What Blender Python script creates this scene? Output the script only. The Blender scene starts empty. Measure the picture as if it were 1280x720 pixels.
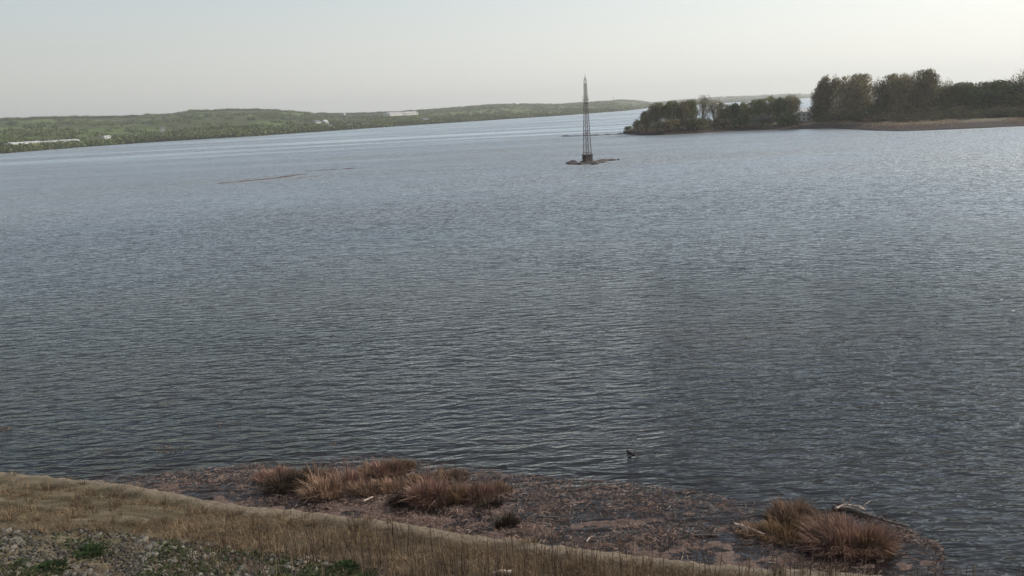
import bpy, math, random
import numpy as np
from mathutils import Vector, Matrix, noise

random.seed(7)
rng = np.random.default_rng(7)
scn = bpy.context.scene
col = scn.collection

# ------------------------------------------------------------------ camera
F = 1000.0
CAMH = 14.0
PITCH = math.radians(12.5)
ROLL = math.radians(3.0)
fw = Vector((0, math.cos(PITCH), -math.sin(PITCH)))
r0 = Vector((1, 0, 0))
u0 = Vector((0, math.sin(PITCH), math.cos(PITCH)))
rt = r0 * math.cos(ROLL) - u0 * math.sin(ROLL)
up = r0 * math.sin(ROLL) + u0 * math.cos(ROLL)
cd = bpy.data.cameras.new('camera')
cam = bpy.data.objects.new('camera', cd)
col.objects.link(cam)
cd.sensor_width = 36.0
cd.lens = 36.0 * F / 1280.0
cd.clip_start = 0.1
cd.clip_end = 40000
m = Matrix.Identity(4)
for i in range(3):
    m[i][0] = rt[i]; m[i][1] = up[i]; m[i][2] = -fw[i]
m[2][3] = CAMH
cam.matrix_world = m
scn.camera = cam


def ray(px, py):
    return (fw * F + rt * (px - 640) + up * (360 - py)) / F


def at(px, py, z=0.0):
    """point of the level z seen in direction (px, py); used for surveying the place"""
    d = ray(px, py)
    k = (z - CAMH) / d.z
    return Vector((d.x * k, d.y * k, z))


def horizon_y(px):
    return 138 - (px - 640) * math.tan(ROLL)


# ------------------------------------------------------------------ light
SUN_AZ = math.radians(76)      # to the right of the view direction (+Y)
SUN_EL = math.radians(32)
w = bpy.data.worlds.new('World')
scn.world = w
w.use_nodes = True
nt = w.node_tree
nt.nodes.clear()
sky = nt.nodes.new('ShaderNodeTexSky')
sky.sky_type = 'NISHITA'
sky.sun_disc = False
sky.sun_elevation = SUN_EL
sky.sun_rotation = SUN_AZ
sky.altitude = 0
sky.air_density = 1.0
sky.dust_density = 1.6
sky.ozone_density = 1.2
hs = nt.nodes.new('ShaderNodeHueSaturation')
hs.inputs['Saturation'].default_value = 0.85
bg = nt.nodes.new('ShaderNodeBackground')
bg.inputs['Strength'].default_value = 0.08
wo = nt.nodes.new('ShaderNodeOutputWorld')
nt.links.new(sky.outputs[0], hs.inputs['Color'])
tn = nt.nodes.new('ShaderNodeMix'); tn.data_type = 'RGBA'; tn.blend_type = 'MULTIPLY'; tn.inputs[0].default_value = 1.0
tn.inputs[7].default_value = (1.0, 1.0, 0.965, 1)      # thin warm veil over the whole sky
nt.links.new(hs.outputs[0], tn.inputs[6])
# milky haze layer of the sky: thick near the horizon all round, thinner overhead, brighter towards the sun
tc = nt.nodes.new('ShaderNodeTexCoord')
dt = nt.nodes.new('ShaderNodeVectorMath'); dt.operation = 'DOT_PRODUCT'
nt.links.new(tc.outputs['Generated'], dt.inputs[0])
dt.inputs[1].default_value = (math.sin(SUN_AZ) * math.cos(SUN_EL), math.cos(SUN_AZ) * math.cos(SUN_EL), math.sin(SUN_EL))
mr = nt.nodes.new('ShaderNodeMapRange'); mr.inputs['From Min'].default_value = -0.5; mr.inputs['From Max'].default_value = 1.0
mr.inputs['To Min'].default_value = 3.2; mr.inputs['To Max'].default_value = 7.6
nt.links.new(dt.outputs['Value'], mr.inputs['Value'])
vc = nt.nodes.new('ShaderNodeVectorMath'); vc.operation = 'SCALE'; vc.inputs[0].default_value = (1.0, 0.995, 0.945)
nt.links.new(mr.outputs[0], vc.inputs['Scale'])
sx_ = nt.nodes.new('ShaderNodeSeparateXYZ'); nt.links.new(tc.outputs['Generated'], sx_.inputs[0])
me_ = nt.nodes.new('ShaderNodeMapRange'); me_.interpolation_type = 'SMOOTHSTEP'
me_.inputs['From Min'].default_value = 0.0; me_.inputs['From Max'].default_value = 0.24
me_.inputs['To Min'].default_value = 0.92; me_.inputs['To Max'].default_value = 0.22
nt.links.new(sx_.outputs[2], me_.inputs['Value'])
vm = nt.nodes.new('ShaderNodeMix'); vm.data_type = 'RGBA'
nt.links.new(me_.outputs[0], vm.inputs[0]); nt.links.new(tn.outputs[2], vm.inputs[6]); nt.links.new(vc.outputs[0], vm.inputs[7])
nt.links.new(vm.outputs[2], bg.inputs['Color'])
nt.links.new(bg.outputs[0], wo.inputs['Surface'])

sd = bpy.data.lights.new('sun', 'SUN')
sd.energy = 2.0
sd.angle = math.radians(4.0)
sd.color = (1.0, 0.93, 0.82)
sun = bpy.data.objects.new('sun', sd)
col.objects.link(sun)
sv = Vector((math.sin(SUN_AZ) * math.cos(SUN_EL), math.cos(SUN_AZ) * math.cos(SUN_EL), math.sin(SUN_EL)))
sun.rotation_euler = sv.to_track_quat('Z', 'Y').to_euler()

scn.view_settings.view_transform = 'Standard'
scn.view_settings.look = 'None'
scn.view_settings.exposure = 1.0
scn.view_settings.gamma = 1.0
scn.render.engine = 'CYCLES'
scn.cycles.volume_bounces = 0
scn.cycles.transparent_max_bounces = 12


# ------------------------------------------------------------------ helpers
def tag(o, label=None, cat=None, group=None, kind=None):
    if label: o['label'] = label
    if cat: o['category'] = cat
    if group: o['group'] = group
    if kind: o['kind'] = kind
    return o


class MB:
    def __init__(self):
        self.v = []; self.f = []; self.n = 0; self.mi = []

    def add(self, verts, faces, mi=0):
        verts = np.asarray(verts, dtype=np.float32).reshape(-1, 3)
        for f in faces:
            self.f.append(tuple(i + self.n for i in f)); self.mi.append(mi)
        self.v.append(verts); self.n += len(verts)

    def box(self, c, s, rz=0.0, mi=0):
        x, y, z = [k / 2 for k in s]
        p = [(-x, -y, -z), (x, -y, -z), (x, y, -z), (-x, y, -z), (-x, -y, z), (x, -y, z), (x, y, z), (-x, y, z)]
        ca, sa = math.cos(rz), math.sin(rz)
        p = [(a * ca - b * sa + c[0], a * sa + b * ca + c[1], d + c[2]) for a, b, d in p]
        self.add(p, [(0, 3, 2, 1), (4, 5, 6, 7), (0, 1, 5, 4), (1, 2, 6, 5), (2, 3, 7, 6), (3, 0, 4, 7)], mi)

    def tube(self, pts, radii, n=6, mi=0):
        pts = [Vector(p) for p in pts]
        vs = []
        for i, p in enumerate(pts):
            a = pts[max(i - 1, 0)]; b = pts[min(i + 1, len(pts) - 1)]
            d = (b - a).normalized()
            s = d.cross(Vector((0.31, 0.17, 0.93)))
            if s.length < 1e-3: s = d.cross(Vector((1, 0, 0)))
            s.normalize(); t = d.cross(s)
            for k in range(n):
                q = p + (s * math.cos(k * 2 * math.pi / n) + t * math.sin(k * 2 * math.pi / n)) * radii[i]
                vs.append(q[:])
        fs = []
        for i in range(len(pts) - 1):
            for k in range(n):
                fs.append((i * n + k, i * n + (k + 1) % n, (i + 1) * n + (k + 1) % n, (i + 1) * n + k))
        fs.append(tuple(range(n - 1, -1, -1)))
        fs.append(tuple((len(pts) - 1) * n + k for k in range(n)))
        self.add(vs, fs, mi)

    def mesh(self, name, mats, smooth=False):
        me = bpy.data.meshes.new(name)
        v = np.concatenate(self.v) if self.v else np.zeros((0, 3))
        me.from_pydata(v.tolist(), [], self.f)
        for mt in (mats if isinstance(mats, (list, tuple)) else [mats]):
            me.materials.append(mt)
        if isinstance(mats, (list, tuple)) and len(mats) > 1:
            me.polygons.foreach_set('material_index', self.mi)
        if smooth:
            me.polygons.foreach_set('use_smooth', [True] * len(me.polygons))
        me.update()
        return me

    def build(self, name, mats, parent=None, smooth=False):
        return link(name, self.mesh(name, mats, smooth), parent)


def link(name, data, parent=None, loc=None, rz=0.0, sc=None):
    o = bpy.data.objects.new(name, data)
    col.objects.link(o)
    if parent: o.parent = parent
    if loc is not None: o.location = loc
    if rz: o.rotation_euler = (0, 0, rz)
    if sc is not None: o.scale = sc
    return o


def raw_mesh(name, verts, faces, mat, smooth=False):
    """verts (N,3) array, faces (M,k) array, all faces with k corners"""
    me = bpy.data.meshes.new(name)
    k = faces.shape[1]
    me.vertices.add(len(verts)); me.vertices.foreach_set('co', verts.astype(np.float32).ravel())
    me.loops.add(faces.size); me.loops.foreach_set('vertex_index', faces.astype(np.int32).ravel())
    me.polygons.add(len(faces))
    me.polygons.foreach_set('loop_start', np.arange(0, faces.size, k, dtype=np.int32))
    me.polygons.foreach_set('loop_total', np.full(len(faces), k, dtype=np.int32))
    me.update(calc_edges=True)
    if smooth: me.polygons.foreach_set('use_smooth', [True] * len(faces))
    me.materials.append(mat)
    me.validate()
    return me


def grid_faces(nr, nc):
    i = np.arange(nr - 1)[:, None] * nc + np.arange(nc - 1)[None, :]
    i = i.ravel()
    return np.stack([i, i + 1, i + nc + 1, i + nc], 1)


def fbm(x, y, z=0.0, o=4):
    return noise.fractal(Vector((x, y, z)), 1.0, 2.0, o)


def value_noise(x, y, seed=0):
    """smooth vectorised value noise, about -1..1"""
    xi = np.floor(x); yi = np.floor(y); xf = x - xi; yf = y - yi
    def h(a, b):
        s = np.sin(a * 127.1 + b * 311.7 + seed * 74.7) * 43758.5453
        return s - np.floor(s)
    u = xf * xf * (3 - 2 * xf); v = yf * yf * (3 - 2 * yf)
    a = h(xi, yi); b = h(xi + 1, yi); c = h(xi, yi + 1); d = h(xi + 1, yi + 1)
    return ((a * (1 - u) + b * u) * (1 - v) + (c * (1 - u) + d * u) * v) * 2 - 1


def vfbm(x, y, seed=0, o=4):
    s = 0; a = 1.0; t = 0
    for k in range(o):
        s = s + a * value_noise(x * 2 ** k, y * 2 ** k, seed + k * 3); t += a; a *= 0.5
    return s / t


# ------------------------------------------------------------------ materials
class MT:
    def __init__(self, name):
        self.m = bpy.data.materials.new(name)
        self.m.use_nodes = True
        self.t = self.m.node_tree
        self.t.nodes.clear()
        self.out = self.n('ShaderNodeOutputMaterial')

    def n(self, ty, **kw):
        nd = self.t.nodes.new(ty)
        for k, v in kw.items(): setattr(nd, k, v)
        return nd

    def l(self, a, b): self.t.links.new(a, b)

    def pos(self, scale=(1, 1, 1), rot=0.0, obj=False):
        mp = self.n('ShaderNodeMapping')
        if obj:
            g = self.n('ShaderNodeTexCoord'); self.l(g.outputs['Object'], mp.inputs[0])
        else:
            g = self.n('ShaderNodeNewGeometry'); self.l(g.outputs['Position'], mp.inputs[0])
        mp.inputs['Scale'].default_value = scale
        mp.inputs['Rotation'].default_value = (0, 0, rot)
        return mp.outputs[0]

    def noise(self, vec, scale, detail=3, rough=0.5, dist=0.0):
        nn = self.n('ShaderNodeTexNoise')
        self.l(vec, nn.inputs['Vector'])
        nn.inputs['Scale'].default_value = scale
        nn.inputs['Detail'].default_value = detail
        nn.inputs['Roughness'].default_value = rough
        nn.inputs['Distortion'].default_value = dist
        return nn.outputs['Fac']

    def ramp(self, fac, stops, interp='LINEAR'):
        r = self.n('ShaderNodeValToRGB')
        r.color_ramp.interpolation = interp
        e = r.color_ramp.elements
        while len(e) < len(stops): e.new(0.5)
        for i, (p, c) in enumerate(stops):
            e[i].position = p
            e[i].color = (c, c, c, 1) if isinstance(c, (int, float)) else (*c, 1)
        self.l(fac, r.inputs[0])
        return r.outputs[0]

    def math(self, op, a, b=None):
        x = self.n('ShaderNodeMath', operation=op)
        for i, s in enumerate((a, b)):
            if s is None: continue
            if isinstance(s, (int, float)): x.inputs[i].default_value = s
            else: self.l(s, x.inputs[i])
        return x.outputs[0]

    def mix(self, fac, a, b, blend='MIX'):
        x = self.n('ShaderNodeMix', data_type='RGBA', blend_type=blend)
        for s, sock in ((fac, x.inputs[0]), (a, x.inputs[6]), (b, x.inputs[7])):
            if isinstance(s, (int, float)): sock.default_value = s
            elif isinstance(s, tuple): sock.default_value = (*s, 1)
            else: self.l(s, sock)
        return x.outputs[2]

    def surf(self, color, rough=0.8, bump=None, bdist=0.02, spec=0.3, transl=0.0, metal=0.0):
        p = self.n('ShaderNodeBsdfPrincipled')
        if isinstance(color, tuple): p.inputs['Base Color'].default_value = (*color, 1)
        else: self.l(color, p.inputs['Base Color'])
        if isinstance(rough, (int, float)): p.inputs['Roughness'].default_value = rough
        else: self.l(rough, p.inputs['Roughness'])
        p.inputs['Specular IOR Level'].default_value = spec
        p.inputs['Metallic'].default_value = metal
        if bump is not None:
            b = self.n('ShaderNodeBump')
            b.inputs['Distance'].default_value = bdist
            self.l(bump, b.inputs['Height'])
            self.l(b.outputs[0], p.inputs['Normal'])
        s = p.outputs[0]
        if transl > 0:
            tr = self.n('ShaderNodeBsdfTranslucent')
            if isinstance(color, tuple): tr.inputs['Color'].default_value = (*color, 1)
            else: self.l(color, tr.inputs['Color'])
            mx = self.n('ShaderNodeMixShader'); mx.inputs[0].default_value = transl
            self.l(p.outputs[0], mx.inputs[1]); self.l(tr.outputs[0], mx.inputs[2])
            s = mx.outputs[0]
        self.l(s, self.out.inputs['Surface'])
        return self.m

    def rnd(self):
        return self.n('ShaderNodeObjectInfo').outputs['Random']

    def island(self):
        return self.n('ShaderNodeNewGeometry').outputs['Random Per Island']


def leafy(name, c1, c2, c3, scale=0.6, transl=0.25, rough=0.8, obj=True):
    t = MT(name)
    isl = t.island()
    c = t.ramp(isl, [(0.0, c1), (0.5, c2), (1.0, c3)])
    if obj:
        j = t.ramp(t.rnd(), [(0.0, 0.72), (1.0, 1.25)])
        c = t.mix(1.0, c, j, 'MULTIPLY')
    nz = t.noise(t.pos(), scale, 3)
    c = t.mix(1.0, c, t.ramp(nz, [(0.3, 0.6), (0.7, 1.35)]), 'MULTIPLY')
    return t.surf(c, rough, transl=transl, spec=0.1)


M = {}
M['crown_brown'] = leafy('budding_brown_foliage', (0.145, 0.116, 0.075), (0.206, 0.172, 0.098), (0.265, 0.232, 0.120))
M['crown_olive'] = leafy('olive_foliage', (0.096, 0.095, 0.046), (0.144, 0.151, 0.064), (0.211, 0.212, 0.079))
M['crown_green'] = leafy('green_foliage', (0.067, 0.091, 0.039), (0.107, 0.144, 0.056), (0.175, 0.194, 0.070))
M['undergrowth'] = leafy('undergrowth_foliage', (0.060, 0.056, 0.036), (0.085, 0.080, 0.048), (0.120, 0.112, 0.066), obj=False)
M['crown_pale'] = leafy('pale_blossom_foliage', (0.13, 0.14, 0.10), (0.20, 0.20, 0.16), (0.30, 0.30, 0.26))
t = MT('bark'); M['bark'] = t.surf(t.ramp(t.noise(t.pos((1, 1, .2)), 3, 4), [(0.3, (0.055, 0.045, 0.036)), (0.7, (0.13, 0.11, 0.09))]), 0.9)
M['far_wood'] = leafy('distant_woodland', (0.068, 0.090, 0.041), (0.113, 0.139, 0.059), (0.179, 0.192, 0.079), scale=0.012, transl=0.15, obj=False)
M['reed'] = leafy('dry_reed', (0.162, 0.097, 0.068), (0.245, 0.159, 0.111), (0.360, 0.258, 0.177), scale=2.0, transl=0.2)
M['reed_red'] = leafy('reddish_reed', (0.139, 0.073, 0.057), (0.216, 0.127, 0.100), (0.333, 0.224, 0.166), scale=2.0, transl=0.2)
M['reed_gold'] = leafy('golden_reed', (0.111, 0.066, 0.034), (0.170, 0.109, 0.060), (0.221, 0.152, 0.089), scale=2.0, transl=0.25)
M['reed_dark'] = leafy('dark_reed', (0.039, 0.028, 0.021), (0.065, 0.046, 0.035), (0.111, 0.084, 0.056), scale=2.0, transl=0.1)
M['litter'] = leafy('reed_litter', (0.098, 0.057, 0.043), (0.168, 0.109, 0.086), (0.293, 0.219, 0.177), scale=1.2, transl=0.0, obj=False)
M['dry_grass'] = leafy('dry_grass', (0.089, 0.060, 0.035), (0.151, 0.104, 0.063), (0.299, 0.219, 0.135), scale=0.5, transl=0.2, obj=False)
M['stem'] = leafy('dead_stem', (0.063, 0.042, 0.031), (0.112, 0.078, 0.053), (0.224, 0.168, 0.112), scale=1.0, transl=0.0, obj=False)
M['weed'] = leafy('green_weeds', (0.024, 0.032, 0.012), (0.042, 0.055, 0.022), (0.090, 0.102, 0.048), scale=1.5, transl=0.3, obj=False)
M['dock'] = leafy('bright_weeds', (0.018, 0.032, 0.011), (0.028, 0.049, 0.016), (0.045, 0.066, 0.026), scale=1.5, transl=0.3, obj=False)

t = MT('pale_stone'); c = t.ramp(t.island(), [(0, (0.034, 0.030, 0.025)), (0.6, (0.070, 0.062, 0.050)), (1, (0.17, 0.155, 0.13))])
c = t.mix(1.0, c, t.ramp(t.rnd(), [(0, 0.6), (1, 1.25)]), 'MULTIPLY')
c = t.mix(1.0, c, t.ramp(t.noise(t.pos(), 9, 4), [(0.3, 0.6), (0.7, 1.2)]), 'MULTIPLY')
M['stone'] = t.surf(c, 0.85, t.noise(t.pos(), 25, 3), 0.01)
t = MT('wet_rock'); M['rock'] = t.surf(t.ramp(t.noise(t.pos(), 2.5, 5), [(0.3, (0.022, 0.018, 0.015)), (0.7, (0.075, 0.060, 0.048))]), 0.6, t.noise(t.pos(), 4, 4), 0.1)
t = MT('driftwood'); M['wood'] = t.surf(t.ramp(t.noise(t.pos((1, 1, 1)), 7, 4), [(0.3, (0.05, 0.038, 0.032)), (0.7, (0.16, 0.13, 0.11))]), 0.8)
t = MT('pale_driftwood'); M['pale_wood'] = t.surf(t.ramp(t.noise(t.pos(), 9, 4), [(0.3, (0.20, 0.15, 0.12)), (0.7, (0.48, 0.40, 0.34))]), 0.8)
t = MT('weathered_steel'); M['steel'] = t.surf(t.ramp(t.noise(t.pos(), 1.6, 4), [(0.35, (0.060, 0.053, 0.053)), (0.65, (0.13, 0.10, 0.095))]), 0.6, spec=0.4)
t = MT('dark_concrete'); M['concrete'] = t.surf(t.ramp(t.noise(t.pos(), 1.8, 5), [(0.3, (0.035, 0.028, 0.025)), (0.7, (0.11, 0.085, 0.072))]), 0.85, t.noise(t.pos(), 6, 3), 0.03)
t = MT('white_wall'); M['white'] = t.surf(t.ramp(t.noise(t.pos(), 0.3, 4), [(0.3, (0.40, 0.39, 0.37)), (0.7, (0.55, 0.54, 0.51))]), 0.7)
t = MT('slate_roof'); M['slate'] = t.surf(t.ramp(t.noise(t.pos(), 0.8, 4), [(0.3, (0.09, 0.09, 0.10)), (0.7, (0.17, 0.17, 0.18))]), 0.7)
t = MT('white_sheeting'); M['sheet'] = t.surf(t.ramp(t.noise(t.pos((.1, .1, 1)), 1.0, 4), [(0.3, (0.42, 0.43, 0.44)), (0.7, (0.58, 0.58, 0.58))]), 0.5)
t = MT('window_glass'); M['glass'] = t.surf((0.03, 0.035, 0.04), 0.15, spec=0.5)


# ------------------------------------------------------------------ the near bank
LIP = [(-420, 566), (-200, 574), (0, 590), (60, 595), (130, 603), (200, 613), (250, 624), (300, 632), (400, 641), (480, 651), (560, 664), (640, 675),
       (740, 688), (840, 698), (920, 706), (1000, 712), (1080, 717), (1200, 726), (1400, 742), (1700, 770)]
LZ = 1.3
lip = [at(a, b, LZ) for a, b in LIP]
LX = np.array([p.x for p in lip]); LY = np.array([p.y for p in lip])
SHAL = [(-420, 575), (0, 602), (120, 592), (200, 588), (330, 576), (480, 566), (560, 575), (640, 588), (760, 596), (860, 607),
        (930, 622), (1000, 634), (1090, 640), (1160, 668), (1200, 700), (1260, 730), (1500, 760)]
sh = [at(a, b, 0) for a, b in SHAL]
SX = np.array([p.x for p in sh]); SY = np.array([p.y for p in sh])


def lip_y(x): return np.interp(x, LX, LY)
def shal_y(x): return np.maximum(np.interp(x, SX, SY), lip_y(x) + 1.2)


def sstep(a, b, x):
    t_ = np.clip((x - a) / (b - a), 0, 1)
    return t_ * t_ * (3 - 2 * t_)


def bank_h(x, y):
    x = np.asarray(x, float); y = np.asarray(y, float)
    s = lip_y(x) - y + 0.16 * vfbm(x * 0.7, y * 0.2, 5) + 0.10 * vfbm(x * 3.1, y * 0.6, 6)
    # landward
    land = LZ + 0.02 - 0.05 * sstep(0.4, 1.0, s) + 0.30 * np.maximum(s - 0.9, 0) + 0.05 * vfbm(x * 1.1, y * 1.1, 2) + 0.035 * vfbm(x * 4.1, y * 4.1, 12)
    # worn ledges on the left part of the bank
    lw = sstep(-6, -12, x)
    for c, hgt in ((2.0, 0.11), (3.6, 0.13)):
        land = land - lw * hgt * np.exp(-((s - c + 0.25 * vfbm(x * .5, y * .5, 14)) / 0.16) ** 2) * sstep(-.5, .3, vfbm(x * .35, s, 15))
    land = np.minimum(land, 9.5)
    sea = -s
    face = LZ - sea * 1.25
    d = y - shal_y(x)
    mud = -0.02 - 0.02 * np.maximum(sea - 1, 0) + 0.085 * vfbm(x * 0.55, y * 1.2, 9) + 0.075 * vfbm(x * 2.3, y * 3.5, 11)
    mud = mud + 0.005 + 0.05 * sstep(-13, -9, x) * sstep(12, 7, x)
    mud = mud - 0.5 * np.maximum(d + 1.5, 0) * 0.12 - 0.13 * np.maximum(d, 0)
    mud = np.maximum(mud, -3.5)
    seaz = np.maximum(face, mud)
    return np.where(s > 0, land, seaz)


def hz(x, y): return float(bank_h(x, y))


xs = np.concatenate([np.arange(-70, -30, 1.0), np.arange(-30, 26, 0.14), np.arange(26, 61, 1.0)])
ys = np.concatenate([np.arange(-14, 8, 0.8), np.arange(8, 44, 0.11), np.arange(44, 66, 1.0)])
X, Y = np.meshgrid(xs, ys)
Z = bank_h(X, Y)
me = raw_mesh('near_bank', np.stack([X.ravel(), Y.ravel(), Z.ravel()], 1), grid_faces(len(ys), len(xs)), None, True)
# how far in from the crest, for the kind of soil found there
S = (lip_y(X) - Y).ravel()
a = me.attributes.new('inland', 'FLOAT', 'POINT'); a.data.foreach_set('value', S.astype(np.float32))
a = me.attributes.new('east', 'FLOAT', 'POINT'); a.data.foreach_set('value', X.ravel().astype(np.float32))
t = MT('bank_soil')
inl = t.n('ShaderNodeAttribute', attribute_name='inland').outputs['Fac']
est = t.n('ShaderNodeAttribute', attribute_name='east').outputs['Fac']
P = t.pos()
n1 = t.noise(P, 0.9, 6, 0.6); n2 = t.noise(P, 7, 5, 0.65); n3 = t.noise(t.pos((.35, 1, 1)), 1.6, 5, 0.6)
grassy = t.ramp(n2, [(0.3, (0.050, 0.035, 0.022)), (0.5, (0.082, 0.059, 0.038)), (0.72, (0.13, 0.096, 0.062))])
olive = t.ramp(n3, [(0.34, (0.050, 0.040, 0.022)), (0.5, (0.095, 0.077, 0.046)), (0.64, (0.155, 0.125, 0.082))])
olm = t.ramp(t.math('ADD', t.math('MULTIPLY', est, -0.06), t.math('MULTIPLY', n1, 0.6)), [(0.75, 0.0), (1.1, 1.0)])
landc = t.mix(olm, grassy, olive)
crest = t.ramp(n2, [(0.3, (0.12, 0.094, 0.066)), (0.6, (0.215, 0.172, 0.125)), (0.8, (0.30, 0.25, 0.19))])
cm = t.math('MULTIPLY', t.ramp(t.math('ADD', inl, t.math('MULTIPLY', n1, 1.0)), [(0.30, 0.0), (0.45, 1.0), (0.95, 1.0), (1.0, 0.0)]), 1.0)
ci = t.math('ADD', t.math('MULTIPLY', inl, 0.45), t.math('MULTIPLY', n1, 0.5))
cm = t.ramp(ci, [(0.14, 0.0), (0.22, 1.0), (0.36, 0.9), (0.50, 0.0)])
landc = t.mix(t.math('MULTIPLY', cm, t.ramp(t.noise(t.pos((1.4, 1.4, 1)), 1.9, 4, .6), [(0.32, 0.5), (0.5, 1.0)])), landc, crest)
mudc = t.ramp(t.noise(t.pos((.5, 1, 1)), 1.3, 6, 0.65), [(0.3, (0.078, 0.052, 0.043)), (0.5, (0.125, 0.085, 0.072)), (0.72, (0.175, 0.128, 0.108))])
sm = t.ramp(t.math('ADD', inl, 0.0), [(0.0, 1.0), (0.01, 0.0)])
mudc = t.mix(1.0, mudc, t.ramp(n2, [(0.3, 0.55), (0.5, 0.95), (0.75, 1.5)]), 'MULTIPLY')
# seaward soil starts just below the crest
ism = t.n('ShaderNodeMath', operation='LESS_THAN'); t.l(inl, ism.inputs[0]); ism.inputs[1].default_value = -0.25
c = t.mix(ism.outputs[0], landc, mudc)
me.materials.clear(); me.materials.append(t.surf(c, 0.85, t.noise(P, 14, 4, 0.7), 0.05, spec=0.2))
o = link('near_bank', me); tag(o, kind='structure')

# ------------------------------------------------------------------ water
xs = np.concatenate([-np.geomspace(9000, 31, 40), np.arange(-30, 30, 0.4), np.geomspace(31, 9000, 40)])
ys = np.concatenate([[-250, -60, 0, 8], np.arange(12, 50, 0.4), np.geomspace(50, 9500, 60)])
X, Y = np.meshgrid(xs, ys)
me = raw_mesh('river_water', np.stack([X.ravel(), Y.ravel(), 0 * X.ravel()], 1), grid_faces(len(ys), len(xs)), None, True)
dep = np.clip(-bank_h(X, Y), 0, 5).ravel()
dep = np.where((Y.ravel() > 64) | (np.abs(X.ravel()) > 60), 5, dep)
a = me.attributes.new('depth', 'FLOAT', 'POINT'); a.data.foreach_set('value', dep.astype(np.float32))
t = MT('river_water')
D = t.n('ShaderNodeAttribute', attribute_name='depth').outputs['Fac']
cl = t.ramp(D, [(0.0, 0.95), (0.15, 0.75), (0.4, 0.35), (0.9, 0.0)])
wa = math.radians(-5)
wv1 = t.noise(t.pos((0.32, 1.0, 1), wa), 1.95, 2.5, 0.5, 0.5)      # main chop
wv2 = t.noise(t.pos((0.40, 1.0, 1), wa + 0.2), 3.0, 2.0, 0.55, 0.3)  # small ripples
wv3 = t.noise(t.pos((0.35, 1.0, 1), wa - 0.15), 0.22, 2.0, 0.5)
gust = t.noise(t.pos((0.5, 1.0, 1), 0.5), 0.012, 4, 0.55, 0.5)
gustm = t.ramp(gust, [(0.34, 0.5), (0.5, 0.95), (0.66, 1.3)])
# calm lanes further out that run along the far shore
dirr = math.radians(-53)
lane = t.noise(t.pos((0.10, 1.0, 1), dirr), 0.02, 3, 0.6, 0.0)
h = t.math('ADD', t.math('MULTIPLY', wv1, 0.40), t.math('MULTIPLY', wv2, 0.10))
h = t.math('ADD', h, t.math('MULTIPLY', wv3, 0.24))
sep = t.n('ShaderNodeSeparateXYZ'); g = t.n('ShaderNodeNewGeometry'); t.l(g.outputs['Position'], sep.inputs[0])
far = t.n('ShaderNodeMapRange'); t.l(sep.outputs['Y'], far.inputs['Value'])
far.inputs['From Min'].default_value = 120; far.inputs['From Max'].default_value = 420
lanem = t.ramp(lane, [(0.42, 0.15), (0.56, 0.8)])
calm = t.mix(far.outputs[0], (1.0, 1.0, 1.0), lanem)
st = t.math('MULTIPLY', gustm, calm)
b = t.n('ShaderNodeBump'); b.inputs['Distance'].default_value = 1.0
t.l(h, b.inputs['Height']); t.l(st, b.inputs['Strength'])
# beyond the reach of the bump the chop is given as a field of facet slopes
nn_ = t.n('ShaderNodeTexNoise'); t.l(t.pos((0.30, 1.0, 1), wa), nn_.inputs['Vector']); nn_.inputs['Scale'].default_value = 1.6; nn_.inputs['Detail'].default_value = 3; nn_.inputs['Roughness'].default_value = .6
vs_ = t.n('ShaderNodeVectorMath', operation='SUBTRACT'); t.l(nn_.outputs['Color'], vs_.inputs[0]); vs_.inputs[1].default_value = (.5, .5, .5)
vm_ = t.n('ShaderNodeVectorMath', operation='MULTIPLY'); t.l(vs_.outputs[0], vm_.inputs[0]); vm_.inputs[1].default_value = (0.5, 1.1, 0)
ff = t.n('ShaderNodeMapRange'); t.l(sep.outputs['Y'], ff.inputs['Value'])
ff.inputs['From Min'].default_value = 35; ff.inputs['From Max'].default_value = 110; ff.inputs['To Min'].default_value = 0.0; ff.inputs['To Max'].default_value = 1.0
vk_ = t.n('ShaderNodeVectorMath', operation='SCALE'); t.l(vm_.outputs[0], vk_.inputs[0]); t.l(t.math('MULTIPLY', ff.outputs[0], st), vk_.inputs['Scale'])
va_ = t.n('ShaderNodeVectorMath', operation='ADD'); t.l(b.outputs[0], va_.inputs[0]); t.l(vk_.outputs[0], va_.inputs[1])
vn_ = t.n('ShaderNodeVectorMath', operation='NORMALIZE'); t.l(va_.outputs[0], vn_.inputs[0])
b = vn_
fr = t.n('ShaderNodeFresnel'); fr.inputs['IOR'].default_value = 1.333; t.l(b.outputs[0], fr.inputs['Normal'])
gl = t.n('ShaderNodeBsdfGlossy'); rgh = t.n('ShaderNodeMapRange'); t.l(sep.outputs['Y'], rgh.inputs['Value']); rgh.inputs['From Min'].default_value = 30; rgh.inputs['From Max'].default_value = 150; rgh.inputs['To Min'].default_value = 0.08; rgh.inputs['To Max'].default_value = 0.60; rs_ = t.math('MULTIPLY', rgh.outputs[0], t.math('ADD', t.math('MULTIPLY', st, 0.75), 0.28)); t.l(rs_, gl.inputs['Roughness']); t.l(b.outputs[0], gl.inputs['Normal'])
gl.inputs['Color'].default_value = (0.88, 0.945, 0.985, 1)
df = t.n('ShaderNodeBsdfDiffuse'); silt = t.noise(P if False else t.pos((.4, 1, 1)), 0.06, 4, 0.6)
t.l(t.ramp(silt, [(0.35, (0.016, 0.020, 0.023)), (0.65, (0.030, 0.026, 0.025))]), df.inputs['Color'])
tr = t.n('ShaderNodeBsdfTransparent'); tr.inputs['Color'].default_value = (0.92, 0.86, 0.80, 1)
m1 = t.n('ShaderNodeMixShader'); t.l(cl, m1.inputs[0]); t.l(df.outputs[0], m1.inputs[1]); t.l(tr.outputs[0], m1.inputs[2])
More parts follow.
